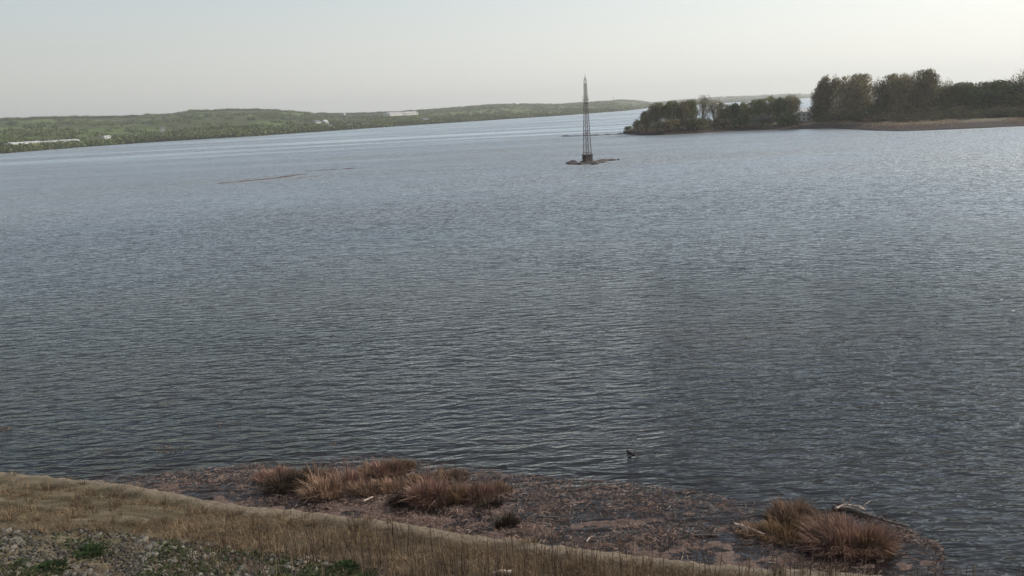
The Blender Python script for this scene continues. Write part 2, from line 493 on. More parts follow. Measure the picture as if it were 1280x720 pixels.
m2 = t.n('ShaderNodeMixShader'); t.l(fr.outputs[0], m2.inputs[0]); t.l(m1.outputs[0], m2.inputs[1]); t.l(gl.outputs[0], m2.inputs[2])
t.l(m2.outputs[0], t.out.inputs['Surface'])
me.materials.clear(); me.materials.append(t.m)
water = link('river_water', me); tag(water, kind='structure')

# a bed under the whole river
mb = MB(); mb.add([(-9000, -250, -4), (9000, -250, -4), (9000, 9500, -4), (-9000, 9500, -4)], [(0, 1, 2, 3)])
t = MT('river_bed'); tag(mb.build('river_bed', t.surf(t.ramp(t.noise(t.pos(), 0.1, 4), [(0.3, (0.04, 0.03, 0.025)), (0.7, (0.09, 0.07, 0.06))]), 0.9)), kind='structure')

# ------------------------------------------------------------------ far hills
SHORE = [(-700, 242), (-300, 214), (0, 192), (100, 184), (200, 177), (320, 170), (420, 163), (500, 157.5), (600, 151), (700, 144.5), (780, 138.5), (815, 134.5), (900, 129.0), (1100, 117.5), (1500, 96.2)]
RIDGE = [(-700, 160), (-300, 152), (0, 147), (60, 145.5), (100, 144.5), (150, 144.5), (225, 141), (245, 137), (290, 135.5), (340, 136), (370, 138), (400, 140.5), (430, 141), (500, 139), (560, 134.5),
         (620, 130), (660, 129.5), (700, 130), (740, 127), (775, 124.5), (800, 125.5), (815, 128), (850, 125), (900, 121), (940, 119.5), (1000, 117), (1100, 112), (1500, 92)]
PXS = np.arange(-700, 1500, 4.0)
NT = 26
hv = np.zeros((NT + 5, len(PXS), 3))
hill_cols = []
for j, px in enumerate(PXS):
    sy = np.interp(px, [a for a, b in SHORE], [b for a, b in SHORE])
    ry = np.interp(px, [a for a, b in RIDGE], [b for a, b in RIDGE]) + 0.5 * float(vfbm(np.array(px / 9.0), np.array(0.0), 21, 3))
    p0 = at(px, sy, 0)
    d0 = math.hypot(p0.x, p0.y)
    hd = Vector((p0.x, p0.y)).normalized()
    d1 = d0 * 1.55 + 450
    rr = ray(px, ry); slope = rr.z / math.hypot(rr.x, rr.y)
    zr = max(CAMH + slope * d1 - 4.5, 4)
    hill_cols.append((d0, d1, zr, hd))
    for i in range(NT + 5):
        tt = i / (NT - 1)
        if i < NT:
            d = d0 + (d1 - d0) * tt
            x, y = hd.x * d, hd.y * d
            und = float(vfbm(np.array(x / 260.0), np.array(y / 260.0), 31, 3))
            z = -0.4 + 1.0 * min(1, tt * 20) + (zr - 0.6) * tt ** 1.1 + und * 0.13 * zr * math.sin(math.pi * tt) 
        else:
            d = d1 + (i - NT + 1) * 300
            z = zr - (i - NT + 1) * zr * 0.06
        hv[i, j] = (hd.x * d, hd.y * d, z)
me = raw_mesh('far_hills', hv.reshape(-1, 3), grid_faces(NT + 5, len(PXS)), None, True)
t = MT('fields')
vo = t.n('ShaderNodeTexVoronoi'); t.l(t.pos((1, 1.0, 0), 0.5), vo.inputs['Vector']); vo.inputs['Scale'].default_value = 0.008
sp = t.n('ShaderNodeSeparateColor'); t.l(vo.outputs['Color'], sp.inputs[0])
c = t.ramp(sp.outputs[0], [(0.0, (0.060, 0.078, 0.030)), (0.3, (0.090, 0.125, 0.038)), (0.55, (0.075, 0.085, 0.040)), (0.8, (0.11, 0.140, 0.050)), (1.0, (0.12, 0.11, 0.07))], 'CONSTANT')
c = t.mix(1.0, c, t.ramp(t.noise(t.pos((1, 1, 0)), 0.02, 5, 0.6), [(0.3, 0.7), (0.7, 1.2)]), 'MULTIPLY')
me.materials.clear(); me.materials.append(t.surf(c, 0.95, spec=0.05))
tag(link('far_hills', me), kind='structure')


def hill_point(px, tt):
    j = min(max((px - PXS[0]) / 4.0, 0), len(PXS) - 1.001)
    j0 = int(j); fj = j - j0
    k = min(tt, 1) * (NT - 1); k0 = min(int(k), NT - 2); fk = k - k0
    a_ = hv[k0, j0] * (1 - fj) + hv[k0, j0 + 1] * fj
    b_ = hv[k0 + 1, j0] * (1 - fj) + hv[k0 + 1, j0 + 1] * fj
    return a_ * (1 - fk) + b_ * fk


# distant woods: leafy crowns scattered over the slopes, too many to count
def scatter_crowns(pts, sizes, nface, fs):
    n = len(pts)
    u = rng.normal(size=(n, nface, 3)); u /= np.linalg.norm(u, axis=2, keepdims=True)
    rad = rng.uniform(0.55, 1.0, (n, nface, 1))
    cen = u * rad * sizes[:, None, :] * 0.5
    cen[:, :, 2] += sizes[:, None, 2] * 0.45
    cen += pts[:, None, :]
    a_ = rng.normal(size=(n, nface, 3, 3))
    a_ /= np.linalg.norm(a_, axis=3, keepdims=True)
    v = cen[:, :, None, :] + a_ * (sizes[:, 0] * fs)[:, None, None, None]
    return v.reshape(-1, 3)


pts = []; szs = []
for k in range(26000):
    if len(pts) > 9500: break
    px = random.uniform(-60, 1000) if random.random() < 0.85 else random.uniform(-650, 1450)
    q = random.random()
    tt = random.random() ** 1.6 if q < 0.7 else random.choice([0.002, 0.01, 0.02, 1.0, 0.98])
    p = hill_point(px, tt)
    wv = float(vfbm(np.array(p[0] / 150.0), np.array(p[1] / 150.0), 41, 3))
    # hedge lines
    hx = abs(((p[0] * 0.8 + p[1] * 0.6) / 110.0) % 1 - 0.5); hy = abs(((-p[0] * 0.6 + p[1] * 0.8) / 150.0) % 1 - 0.5)
    if not (tt < 0.03 or tt > 0.97 or wv > 0.16 or hx < 0.025 or hy < 0.02): continue
    d = math.hypot(p[0], p[1])
    s = random.uniform(5, 9) * (1 + d / 6000)
    if tt > 0.97: s *= 0.75
    pts.append(p); szs.append((s * 1.5, s * 1.5, s * random.uniform(0.45, 0.7)))
pts = np.array(pts); szs = np.array(szs)
v = scatter_crowns(pts, szs, 60, 0.13)
o = link('far_woodland', raw_mesh('far_woodland', v, np.arange(len(v)).reshape(-1, 3), M['far_wood']))
tag(o, 'green woods and hedges covering the low hills across the river', 'woodland', kind='stuff')


# buildings on the far shore
def long_shed(name, label, cat, px0, px1, py, tt, hh, depth, roofm, wallm, group=None, nwin=6):
    """a low ridge-roofed building whose ends are sighted at two bearings"""
    a_ = hill_point(px0, tt); b_ = hill_point(px1, tt)
    dist = math.hypot(*a_[:2])
    # level of the eaves as sighted
    c_ = (a_ + b_) / 2
    L = math.hypot(b_[0] - a_[0], b_[1] - a_[1]); rz = math.atan2(b_[1] - a_[1], b_[0] - a_[0])
    rr = ray((px0 + px1) / 2, py); dd = math.hypot(c_[0], c_[1])
    z0 = CAMH + rr.z / math.hypot(rr.x, rr.y) * dd
    root = link(name, None, loc=(c_[0], c_[1], z0), rz=rz)
    tag(root, label, cat, group)
    mb = MB(); mb.box((0, 0, hh * 0.25 - 1.5), (L, depth, hh * 0.5 + 3)); mb.build('wall', wallm, root)
    mb = MB(); x = L / 2 + 0.3; y = depth / 2 + 0.3; z1 = hh * 0.5; z2 = hh
    mb.add([(-x, -y, z1), (x, -y, z1), (x, 0, z2), (-x, 0, z2), (x, y, z1), (-x, y, z1)], [(0, 1, 2, 3), (3, 2, 4, 5), (0, 3, 5), (1, 4, 2), (0, 5, 4, 1)])
    mb.build('roof', roofm, root)
    for i in range(nwin):
        mb = MB(); mb.box((-L / 2 + L * (i + 0.5) / nwin, -depth / 2 - 0.03, hh * 0.27), (L / nwin * 0.35, 0.12, hh * 0.22)); mb.build('window', M['glass'], root)
    return root


long_shed('greenhouse', 'long low white greenhouse on the left far shore, leftmost of the pale buildings', 'greenhouse', 12, 50, 179.6, 0.05, 1.9, 9, M['sheet'], M['sheet'], nwin=0)
long_shed('greenhouse', 'long low white greenhouse on the far shore right of the leftmost one', 'greenhouse', 52, 96, 176.6, 0.05, 1.3, 9, M['sheet'], M['sheet'], nwin=0)
long_shed('barn', 'small white barn alone right of the long greenhouses on the far shore', 'barn', 130, 138, 172.2, 0.06, 2.4, 6, M['sheet'], M['white'], nwin=2)
long_shed('house', 'small pale house among trees on the left far slope', 'house', 203, 208, 162, 0.22, 4.0, 8, M['slate'], M['white'], nwin=3)
long_shed('warehouse', 'long white warehouse high on the far hill in the middle', 'warehouse', 484, 501, 143.0, 0.45, 4.2, 20, M['sheet'], M['white'], nwin=4)
long_shed('warehouse', 'white warehouse touching the right end of the long hilltop one', 'warehouse', 503, 520, 142.2, 0.45, 4.4, 20, M['sheet'], M['white'], nwin=4)
long_shed('house', 'pale house by the water left of two others on the far shore', 'house', 393, 400, 154, 0.18, 4.5, 9, M['slate'], M['white'], nwin=3)
long_shed('house', 'white house right of a grey roofed one on the far shore', 'house', 405, 409, 154, 0.18, 5.0, 9, M['sheet'], M['white'], nwin=3)
long_shed('house', 'tiny white house near the skyline left of the warehouses', 'house', 430, 432, 142.2, 0.62, 2.8, 9, M['sheet'], M['white'], nwin=2)
for i, (a_, b_, c_) in enumerate(((410, 415, 160.5), (434, 440, 159.3), (452, 464, 158.6), (528, 535, 151.8))):
    long_shed('house', ['pale house at the water edge below the hill, first from the left of four', 'pale house at the water edge below the hill, second of four',
                        'long pale house at the water edge below the warehouses, third of four', 'pale grey house alone on the shore right of the warehouses'][i],
              'house', a_, b_, c_, 0.03, 5.0, 9, M['slate'], M['white'], nwin=3)
# houses half hidden behind the wooded point
long_shed('house', 'tiny white house showing above the trees of the wooded point', 'house', 903, 908, 122.3, 0.85, 8, 10, M['sheet'], M['white'], nwin=2)
# mast on the far skyline
p = hill_point(767, 0.97)
root = link('radio_mast', None, loc=(p[0], p[1], p[2]))
tag(root, 'thin mast on the far skyline left of the wooded point', 'mast')
mb = MB(); mb.tube([(0, 0, 0), (0, 0, 17)], [1.0, 0.5], 6); mb.build('pole', M['steel'], root)
mb = MB(); mb.box((0, 0, 16.2), (3.0, 1.0, 1.0)); mb.build('antenna', M['steel'], root)

# ------------------------------------------------------------------ low mud bank in mid river, spits
t = MT('river_mud')
M['mud'] = t.surf(t.ramp(t.noise(t.pos((.6, 1, 1)), 0.8, 5, 0.65), [(0.3, (0.055, 0.038, 0.032)), (0.5, (0.105, 0.075, 0.062)), (0.72, (0.18, 0.145, 0.12))]), 0.75, t.noise(t.pos(), 3, 4), 0.08, spec=0.3)
t = MT('dark_shingle')
M['shingle'] = t.surf(t.ramp(t.noise(t.pos(), 1.5, 5, 0.7), [(0.3, (0.022, 0.017, 0.015)), (0.5, (0.050, 0.037, 0.031)), (0.72, (0.12, 0.09, 0.072))]), 0.7, t.noise(t.pos(), 4, 4), 0.15)


def bar(name, line, widths, hgt, mat, seed=0, kind='structure'):
    """low mound following a line of sighted points; widths in metres across"""
    pts = [at(a_, b_, 0) for a_, b_ in line]
    N = 140; K = 13
    ts = np.linspace(0, len(pts) - 1, N)
    V = np.zeros((N, K, 3))
    for i, tv in enumerate(ts):
        k = min(int(tv), len(pts) - 2); f_ = tv - k
        c_ = pts[k].lerp(pts[k + 1], f_); d_ = (pts[k + 1] - pts[k]).normalized(); nrm = Vector((-d_.y, d_.x, 0))
        wd = np.interp(tv, range(len(widths)), widths) * (1 + 0.5 * noise.noise(Vector((i * .13, seed, 0))))
        e = min(1, min(i, N - 1 - i) / 14.0)
        for q in range(K):
            s = q / (K - 1) * 2 - 1
            p_ = c_ + nrm * s * wd * 0.5
            nz = noise.noise(Vector((p_.x * 0.35 + seed, p_.y * 0.35, 0)))
            z = -0.25 + (hgt + 0.25) * (1 - s * s) * e + nz * (hgt * 1.3 + .1) * (1 - abs(s)) + .06 * noise.noise(Vector((p_.x * 1.7, p_.y * 1.7, seed)))
            V[i, q] = (p_.x, p_.y, z)
    o = link(name, raw_mesh(name, V.reshape(-1, 3), grid_faces(N, K)[:, ::-1], mat, True))
    tag(o, kind=kind)
    return o


bar('mud_bank', [(258, 230.5), (290, 228), (320, 225), (350, 222), (370, 218.5), (392, 216)], [1.6, 4, 5.5, 6.5, 4.4, 1.6], 0.11, M['mud'], 1)
bar('mud_bank', [(372, 214.6), (400, 213.2), (425, 211.6), (450, 210.3), (470, 209.8)], [1, 2, 2.3, 2, 1], 0.08, M['mud'], 2)
bar('mud_bank', [(345, 225.4), (370, 223.0), (402, 219.4)], [.8, 1.4, .8], 0.04, M['mud'], 4)
bar('shingle_spit', [(700, 170.6), (715, 170.4), (740, 169.6), (765, 168.4), (790, 167)], [1, 2.5, 3.5, 4.5, 6], 0.35, M['shingle'], 3)
bar('mud_bank', [(-22, 536), (-6, 536), (4, 536), (14, 537)], [0.5, 1.6, 1.6, .5], 0.06, M['rock'], 6)

# islet of the tower
TP = at(734.5, 203.0, 0)
bar('islet', [(705, 204.6), (716, 204.4), (728, 204.8), (740, 204), (750, 202), (762, 200.6), (775, 199.6)], [2, 5, 8, 7, 4.5, 3.2, 1.5], 0.42, M['shingle'], 5)


def rock_mesh(seed, sub=2, rough=0.3):
    import bmesh
    bm = bmesh.new(); bmesh.ops.create_icosphere(bm, subdivisions=sub, radius=0.5)
    for v in bm.verts:
        k = 1 + rough * noise.noise(v.co * 2.3 + Vector((seed * 3.1, 0, seed)))
        k = k * (1 + rough * 0.5 * noise.noise(v.co * 5 + Vector((0, seed, 0))))
        v.co *= k
        v.co.z *= 0.7
    me_ = bpy.data.meshes.new('rock'); bm.to_mesh(me_); bm.free()
    return me_


rocks = [rock_mesh(s) for s in range(5)]
for r_ in rocks: r_.materials.append(M['rock'])
RK = [(716.5, 202.3, 0.9, 'dark boulder on the left part of the tower islet'), (709, 204, 0.45, 'small dark rock at the left tip of the tower islet'), (724, 205.3, 0.55, 'low dark rock in front of the tower base to its left'),
      (745, 204.6, 0.8, 'dark rock at the water edge right of the tower base'), (741, 205.4, 0.5, 'small dark rock just below the tower base'), (765, 200.3, 0.6, 'low dark rock on the right arm of the tower islet'),
      (773, 199.6, 0.4, 'small rock at the right tip of the tower islet')]
for i, (px, py, s, lb) in enumerate(RK):
    p = at(px, py, 0.1)
    tag(link('rock', rocks[i % 5], loc=(p.x, p.y, 0.15), rz=i * 1.3, sc=(s * 2.2, s * 1.6, s * 1.4)), lb, 'rock', 'dark rocks on the tower islet')

# the lattice tower
tw = link('lattice_tower', None, loc=(TP.x, TP.y, 0.2), rz=math.radians(24))
tag(tw, 'tall thin steel lattice tower on a dark plinth rising from the islet', 'tower')
dT = math.hypot(TP.x, TP.y)
mpp = math.sqrt(dT ** 2 + CAMH ** 2) / F
TH = 99.5 * mpp * 1.01
PL = 8.6 * mpp
mb = MB(); mb.box((0, 0, PL * 0.45), (1.95, 1.95, PL * 0.9)); mb.box((0, 0, PL * 0.95 + 0.002), (2.1, 2.1, PL * 0.13)); mb.box((0, 0, -0.2), (2.8, 2.8, 0.8))
mb.build('plinth', M['concrete'], tw)
prof_z = [PL, TH * 0.40, TH * 0.72, TH * 0.90]
prof_w = [0.76, 0.56, 0.33, 0.27]


def half(z): return float(np.interp(z, prof_z, prof_w))


corner = [(1, 1), (-1, 1), (-1, -1), (1, -1)]
for cx, cy in corner:
    mb = MB()
    zs = [PL, TH * .4, TH * .72, TH * .90, TH * .965, TH]
    wd = [half(PL), half(TH * .4), half(TH * .72), half(TH * .90), 0.24, 0.07]
    mb.tube([(cx * w_, cy * w_, z) for z, w_ in zip(zs, wd)], [0.095, 0.085, 0.07, 0.06, 0.05, 0.03], 5)
    mb.build('leg', M['steel'], tw)
zz = [PL]
while zz[-1] < TH * 0.88: zz.append(zz[-1] + max(half(zz[-1]) * 2.5, 1.0))
unit = MB(); unit.tube([(0, 0, 0), (0, 0, 1)], [0.024, 0.024], 4); um = unit.mesh('cross_brace', M['steel'])


def rod(name, a_, b_, th=1.0):
    a_ = Vector(a_); b_ = Vector(b_); d = b_ - a_
    o = link(name, um, tw, loc=a_)
    o.rotation_euler = d.to_track_quat('Z', 'Y').to_euler(); o.scale = (th, th, d.length)
    return o


for k in range(len(zz) - 1):
    za, zb = zz[k], zz[k + 1]; ha, hb = half(za), half(zb)
    for c in range(4):
        a1 = corner[c]; b1 = corner[(c + 1) % 4]
        rod('cross_brace', (a1[0] * ha, a1[1] * ha, za), (b1[0] * hb, b1[1] * hb, zb))
        rod('cross_brace', (b1[0] * ha, b1[1] * ha, za), (a1[0] * hb, a1[1] * hb, zb))
        rod('horizontal_brace', (a1[0] * hb, a1[1] * hb, zb), (b1[0] * hb, b1[1] * hb, zb), 1.3)
for c in range(4):   # stronger rings low down and at mid height
    for z in (PL + 2.3 * mpp, TH * 0.345, TH * 0.37):
        a1 = corner[c]; b1 = corner[(c + 1) % 4]; h_ = half(z)
        rod('horizontal_brace', (a1[0] * h_, a1[1] * h_, z), (b1[0] * h_, b1[1] * h_, z), 2.2)
mb = MB(); z = TH * 0.735
mb.box((0, 0, z), (half(z) * 2 + .5, half(z) * 2 + .5, 0.16)); mb.box((0, 0, z - 0.9), (half(z) * 2 + .3, half(z) * 2 + .3, 0.12))
mb.build('platform', M['steel'], tw)
mb = MB()
for cx, cy in corner: mb.tube([(cx * (half(z) + .22), cy * (half(z) + .22), z), (cx * (half(z) + .22), cy * (half(z) + .22), z + .9)], [.03, .03], 4)
q = half(z) + .22
for c in range(4):
    a1 = corner[c]; b1 = corner[(c + 1) % 4]; mb.tube([(a1[0] * q, a1[1] * q, z + .9), (b1[0] * q, b1[1] * q, z + .9)], [.03, .03], 4)
mb.build('railing', M['steel'], tw)
mb = MB(); mb.tube([(0, 0, TH * .96), (0, 0, TH + 0.7)], [.07, .05], 5); mb.build('spike', M['steel'], tw)
mb = MB()
for s in (-.16, .16): mb.tube([(s, -half(PL) * 0.0 + 0.0, PL), (s, 0.0, TH * .72)], [.018, .018], 4)
for k in range(30):
    z = PL + (TH * .72 - PL) * k / 30; mb.tube([(-.16, 0, z), (.16, 0, z)], [.012, .012], 4)
mb.build('ladder', M['steel'], tw)

# ------------------------------------------------------------------ wooded point on the right
PEN = [(779, 167.5), (800, 169), (820, 169.3), (850, 167.8), (880, 166.2), (920, 164), (960, 162.5), (1000, 161.3), (1040, 160.5), (1080, 163), (1120, 164), (1160, 163.2),
       (1200, 161.5), (1240, 159.6), (1280, 158), (1330, 156), (1420, 153), (1700, 147)]
N = 260; rows = [0, 0.6, 3, 7, 12, 18, 26, 36, 50, 70, 95, 120, 150, 170]
elev = [-0.5, 0.05, 0.35, 0.7, 1.3, 1.9, 2.3, 2.5, 2.6, 2.7, 2.7, 2.5, 0.6, -0.6]
ppx = np.linspace(779, 1700, N)
V = np.zeros((len(rows), N, 3)); pen_line = []
for j, px in enumerate(ppx):
    py = np.interp(px, [a for a, b in PEN], [b for a, b in PEN])
    p = at(px, py, 0); d0 = math.hypot(p.x, p.y); hd = Vector((p.x / d0, p.y / d0))
    j_ = 2.0 * noise.noise(Vector((p.x * 0.05, p.y * 0.05, 3))) + 0.8 * noise.noise(Vector((p.x * 0.25, p.y * 0.2, 3)))
    wfac = min(1.0, (j + 1) / 14.0) ** 0.8
    for i, rr_ in enumerate(rows):
        d = d0 + j_ + rr_ * wfac * min(1.0, 0.45 + j / 60.0)
        n_ = noise.noise(Vector((hd.x * d * 0.12, hd.y * d * 0.12, 1.0)))
        V[i, j] = (hd.x * d, hd.y * d, elev[i] * min(1, 0.3 + wfac) + (n_ * 0.35 if 0 < i < 13 else 0))
me = raw_mesh('wooded_point_ground', V.reshape(-1, 3), grid_faces(len(rows), N), None, True)
t = MT('shore_ground')
z_ = t.n('ShaderNodeSeparateXYZ'); g = t.n('ShaderNodeNewGeometry'); t.l(g.outputs['Position'], z_.inputs[0])
n1 = t.noise(t.pos(), 0.25, 5, 0.65); n2 = t.noise(t.pos(), 1.5, 4, 0.65)
mudc = t.ramp(n2, [(0.3, (0.022, 0.017, 0.016)), (0.7, (0.052, 0.040, 0.036))])  # wet mud, colour darkened further to stand in for the bank's reflection
grs = t.ramp(n1, [(0.3, (0.075, 0.062, 0.042)), (0.5, (0.12, 0.10, 0.068)), (0.7, (0.17, 0.145, 0.10))])
zz_ = t.math('ADD', z_.outputs[2], t.math('MULTIPLY', n2, 0.6))
c = t.mix(t.ramp(t.math('MULTIPLY', zz_, 0.4), [(0.66, 0.0), (0.84, 1.0)]), mudc, grs)
me.materials.clear(); me.materials.append(t.surf(c, 0.85, n2, 0.1, spec=0.2))
tag(link('wooded_point_ground', me), kind='structure')


def pen_spot(px, py):
    """the spot of the wooded point sighted at (px, py)"""
    j = int(round(min(np.interp(px, ppx, np.arange(N)), N - 1)))
    for i in range(1, len(rows) - 1):
        for k in range(6):
            q = V[i, j] * (1 - k / 6) + V[i + 1, j] * (k / 6)
            dd = Vector((q[0], q[1], q[2] - CAMH)); f_ = F / dd.dot(fw)
            if i >= len(rows) - 3 or 360 - dd.dot(up) * f_ <= py: return Vector((q[0], q[1], q[2]))
    return Vector(V[5, j])


def pen_z(p):
    # ground level at a point of the wooded point
    best = None
    vv = V.reshape(-1, 3); d2 = (vv[:, 0] - p[0]) ** 2 + (vv[:, 1] - p[1]) ** 2
    return float(vv[int(np.argmin(d2)), 2])


# --- trees: limbs + many small leaf faces
def tree_meshes(seed, shape, leaves, leaf, mat, upright=0.5, bare=0.0):
    """unit tree 1 m tall and 1 m wide; shape: list of (cx, cy, cz, rx, rz)"""
    rs = random.Random(seed); rg = np.random.default_rng(seed)
    tb = MB()
    tb.tube([(0, 0, -0.03), (rs.uniform(-.01, .01), 0, .15), (rs.uniform(-.02, .02), rs.uniform(-.02, .02), .40), (rs.uniform(-.03, .03), 0, .66)], [.030, .022, .016, .008], 7)
    tips = []
    for k in range(26):
        z0 = rs.uniform(.12, .62); an = rs.uniform(0, 6.283); c_ = rs.choice(shape)
        tx = c_[0] + math.cos(an) * c_[3] * rs.uniform(.3, .9); ty = c_[1] + math.sin(an) * c_[3] * rs.uniform(.3, .9); tz = c_[2] + c_[4] * rs.uniform(-.3, .98)
        tz = min(max(tz, z0 + 0.1), .98)
        mid = (tx * .45, ty * .45, z0 + (tz - z0) * .6 * (1 - upright * .4))
        tb.tube([(0, 0, z0), mid, (tx, ty, tz)], [.011, .007, .0025], 4)
        for q in range(7):
            f_ = rs.uniform(.35, 1); bx_ = mid[0] + (tx - mid[0]) * f_; by_ = mid[1] + (ty - mid[1]) * f_; bz_ = mid[2] + (tz - mid[2]) * f_
            e = (bx_ + rs.uniform(-.10, .10), by_ + rs.uniform(-.10, .10), bz_ + rs.uniform(.03, .14))
            tb.tube([(bx_, by_, bz_), e], [.0035, .0012], 3); tips.append(e)
    # foliage in many uneven sprays round the twigs and through the lobes
    cen = []
    nl = int(leaves * 1.2)
    lob = []
    for c_ in shape:
        for k in range(30):
            v_ = rg.normal(size=3); v_ /= np.linalg.norm(v_); v_ *= rg.uniform(0.3, 0.98)
            lob.append((c_[0] + v_[0] * c_[3], c_[1] + v_[1] * c_[3], c_[2] + v_[2] * c_[4]))
    lob += tips
    lob = np.array(lob)
    keep = rg.random(len(lob)) > 0.25
    lob = lob[keep]
    wgt = rg.uniform(.3, 1.0, len(lob)); wgt /= wgt.sum()
    idx = rg.choice(len(lob), nl, p=wgt)
    c = lob[idx] + rg.normal(size=(nl, 3)) * np.array([.055, .055, .06])
    hi = c[:, 2] > 0.97; c[hi, 2] = 0.97 - (c[hi, 2] - 0.97) * 1.5 - rg.random(hi.sum()) * .06; c[:, 2] = np.maximum(c[:, 2], 0.05)
    zt = np.clip((c[:, 2] - .42) / .58, 0, 1); env = np.sqrt(np.maximum(1 - zt ** 2.1, 0.0)) * np.where(c[:, 2] < .25, .86 + .56 * c[:, 2], 1.0)
    ang = np.arctan2(c[:, 1], c[:, 0]); rr_ = np.hypot(c[:, 0], c[:, 1]) / (.50 * (.86 + .14 * np.sin(ang * 3 + seed) + .12 * np.sin(c[:, 2] * 17 + ang * 2 + seed * 2)))
    c = c[rr_ < env + .02]; nl = len(c)
    a_ = rg.normal(size=(nl, 3, 3)); a_ /= np.linalg.norm(a_, axis=2, keepdims=True)
    a_[:, :, 2] *= 1.3
    v = (c[:, None, :] + a_ * leaf * rg.uniform(.5, 1.3, (nl, 1, 1))).reshape(-1, 3)
    return tb.mesh('trunk', M['bark'], True), raw_mesh('crown', v, np.arange(len(v)).reshape(-1, 3), mat)


SH_ROUND = [(0, 0, .62, .38, .36), (.16, .1, .52, .3, .3), (-.17, -.05, .55, .3, .3), (.0, .0, .32, .40, .28), (.05, .0, .18, .38, .16)]
SH_TALL = [(0, 0, .70, .30, .30), (.12, .05, .50, .30, .32), (-.14, .06, .44, .32, .3), (.02, 0, .28, .36, .24), (.2, -.1, .66, .2, .24), (-.2, 0, .7, .22, .24), (0, 0, .16, .36, .14)]
SH_LOOSE = [(.1, 0, .74, .26, .22), (-.22, 0, .60, .22, .22), (.24, .1, .50, .24, .22), (-.05, 0, .36, .36, .24), (0, 0, .18, .36, .16)]
SH_BUSH = [(0, 0, .40, .42, .42), (.26, .1, .32, .26, .30), (-.28, 0, .34, .26, .32), (0, .1, .7, .30, .28)]
VAR = {
    'brown': [tree_meshes(1, SH_ROUND, 8500, .025, M['crown_brown']), tree_meshes(2, SH_TALL, 8500, .024, M['crown_brown'], .8), tree_meshes(3, SH_TALL[1:] + [(-.1, 0, .74, .22, .25)], 8000, .024, M['crown_brown'], .8)],
    'bare': [tree_meshes(4, SH_LOOSE, 3200, .017, M['crown_brown'], .7), tree_meshes(5, SH_TALL, 3200, .017, M['crown_brown'], .8)],
    'olive': [tree_meshes(6, SH_ROUND, 8000, .026, M['crown_olive']), tree_meshes(7, SH_LOOSE, 7000, .025, M['crown_olive'])],
    'green': [tree_meshes(8, SH_BUSH, 7000, .028, M['crown_green']), tree_meshes(9, SH_ROUND, 7000, .027, M['crown_green'])],
    'gbush': [tree_meshes(10, SH_BUSH, 2600, .036, M['crown_green'])],
    'bbush': [tree_meshes(11, SH_BUSH, 2600, .034, M['crown_brown']), tree_meshes(14, SH_BUSH, 2400, .034, M['crown_olive'])],
    'pale': [tree_meshes(12, SH_BUSH, 2200, .030, M['crown_pale'])],
}
TC = 0


def tree(px, basey, topy, wpx, kind, label, cat='tree', name=None, group='trees of the wooded point', z=2.0):
    global TC
    TC += 1
    p = pen_spot(px, basey)
    gz = p.z
    d = math.sqrt(p.x ** 2 + p.y ** 2 + (CAMH - gz) ** 2)
    # true height and spread from sighting
    dirt = ray(px, topy); H = CAMH + dirt.z / math.hypot(dirt.x, dirt.y) * math.hypot(p.x, p.y) - gz
    W = wpx * d / F * (1.42 if px > 1010 else 1.22)
    vs = VAR[kind]; tr_, cr = vs[TC % len(vs)]
    nm = name or {'gbush': 'shrub', 'bbush': 'shrub', 'pale': 'blossom_shrub'}.get(kind, 'broadleaf_tree')
    o = link(nm, None, loc=p, rz=TC * 2.4, sc=(W, W * 1.0, H))
    tag(o, label, cat, group)
    link('trunk', tr_, o); link('crown', cr, o)
    return o


T = 'tree'
tree(786, 165, 157, 12, 'bbush', 'low brown scrub at the very tip of the wooded point', 'shrub')
tree(797, 165, 148, 15, 'bbush', 'dark rounded shrub second from the tip of the wooded point', 'shrub')
tree(808, 164, 138, 17, 'brown', 'short dark tree next to the scrub at the left tip of the point')
tree(822, 163, 126, 25, 'brown', 'round crowned brown tree, first full height tree from the left tip')
tree(838, 163, 125, 24, 'olive', 'olive brown tree right of the first round one near the tip')
tree(852, 162, 125.5, 22, 'brown', 'brown tree between olive trees left of the tall bare one')
tree(865, 161, 123, 22, 'olive', 'olive tree touching the tall bare branched one on its left')
tree(879, 160, 117, 26, 'bare', 'taller loose tree with pale bare branches on the left half of the point')
tree(893, 160, 119.5, 20, 'bare', 'bare twiggy tree directly right of the tallest one on the left half')
tree(905, 159, 127, 20, 'olive', 'lower olive tree at the dip right of the bare twiggy trees')
tree(918, 158, 128, 20, 'green', 'low green tree in the dip in the middle left of the point')
tree(932, 158, 126, 22, 'olive', 'olive green tree behind the pale blossoming shrub, left side')
tree(946, 157, 123, 23, 'green', 'green tree above the pale blossoming shrub')
tree(962, 156, 119, 24, 'olive', 'tall olive tree above the right end of the pale shrub')
tree(976, 156, 120.5, 20, 'green', 'green brown tree left of the last tree before the white house')
tree(990, 155, 117, 24, 'brown', 'brown tree standing just left of the white house')
tree(953, 158.5, 141, 30, 'pale', 'pale blossoming shrub in front of the green trees near the shore', 'shrub')
tree(903, 160.5, 148, 26, 'bbush', 'brown thicket at the tree feet left of the pale shrub', 'shrub')
tree(870, 163, 147, 34, 'bbush', 'wide brown thicket under the taller bare trees', 'shrub')
tree(836, 165, 147, 34, 'bbush', 'wide brown thicket under the first trees of the point', 'shrub')
tree(926, 159.5, 145, 22, 'gbush', 'small green thicket left of the pale shrub', 'shrub')
tree(985, 156.5, 141, 26, 'gbush', 'green thicket left of the white house', 'shrub')
tree(1017, 152, 110, 12, 'bare', 'slim bare tree at the right corner of the white house')
tree(1024, 151, 104, 16, 'brown', 'slim brown tree left of the tall narrow one')
tree(1021, 151.5, 130, 22, 'gbush', 'green thicket right of the white house', 'shrub')
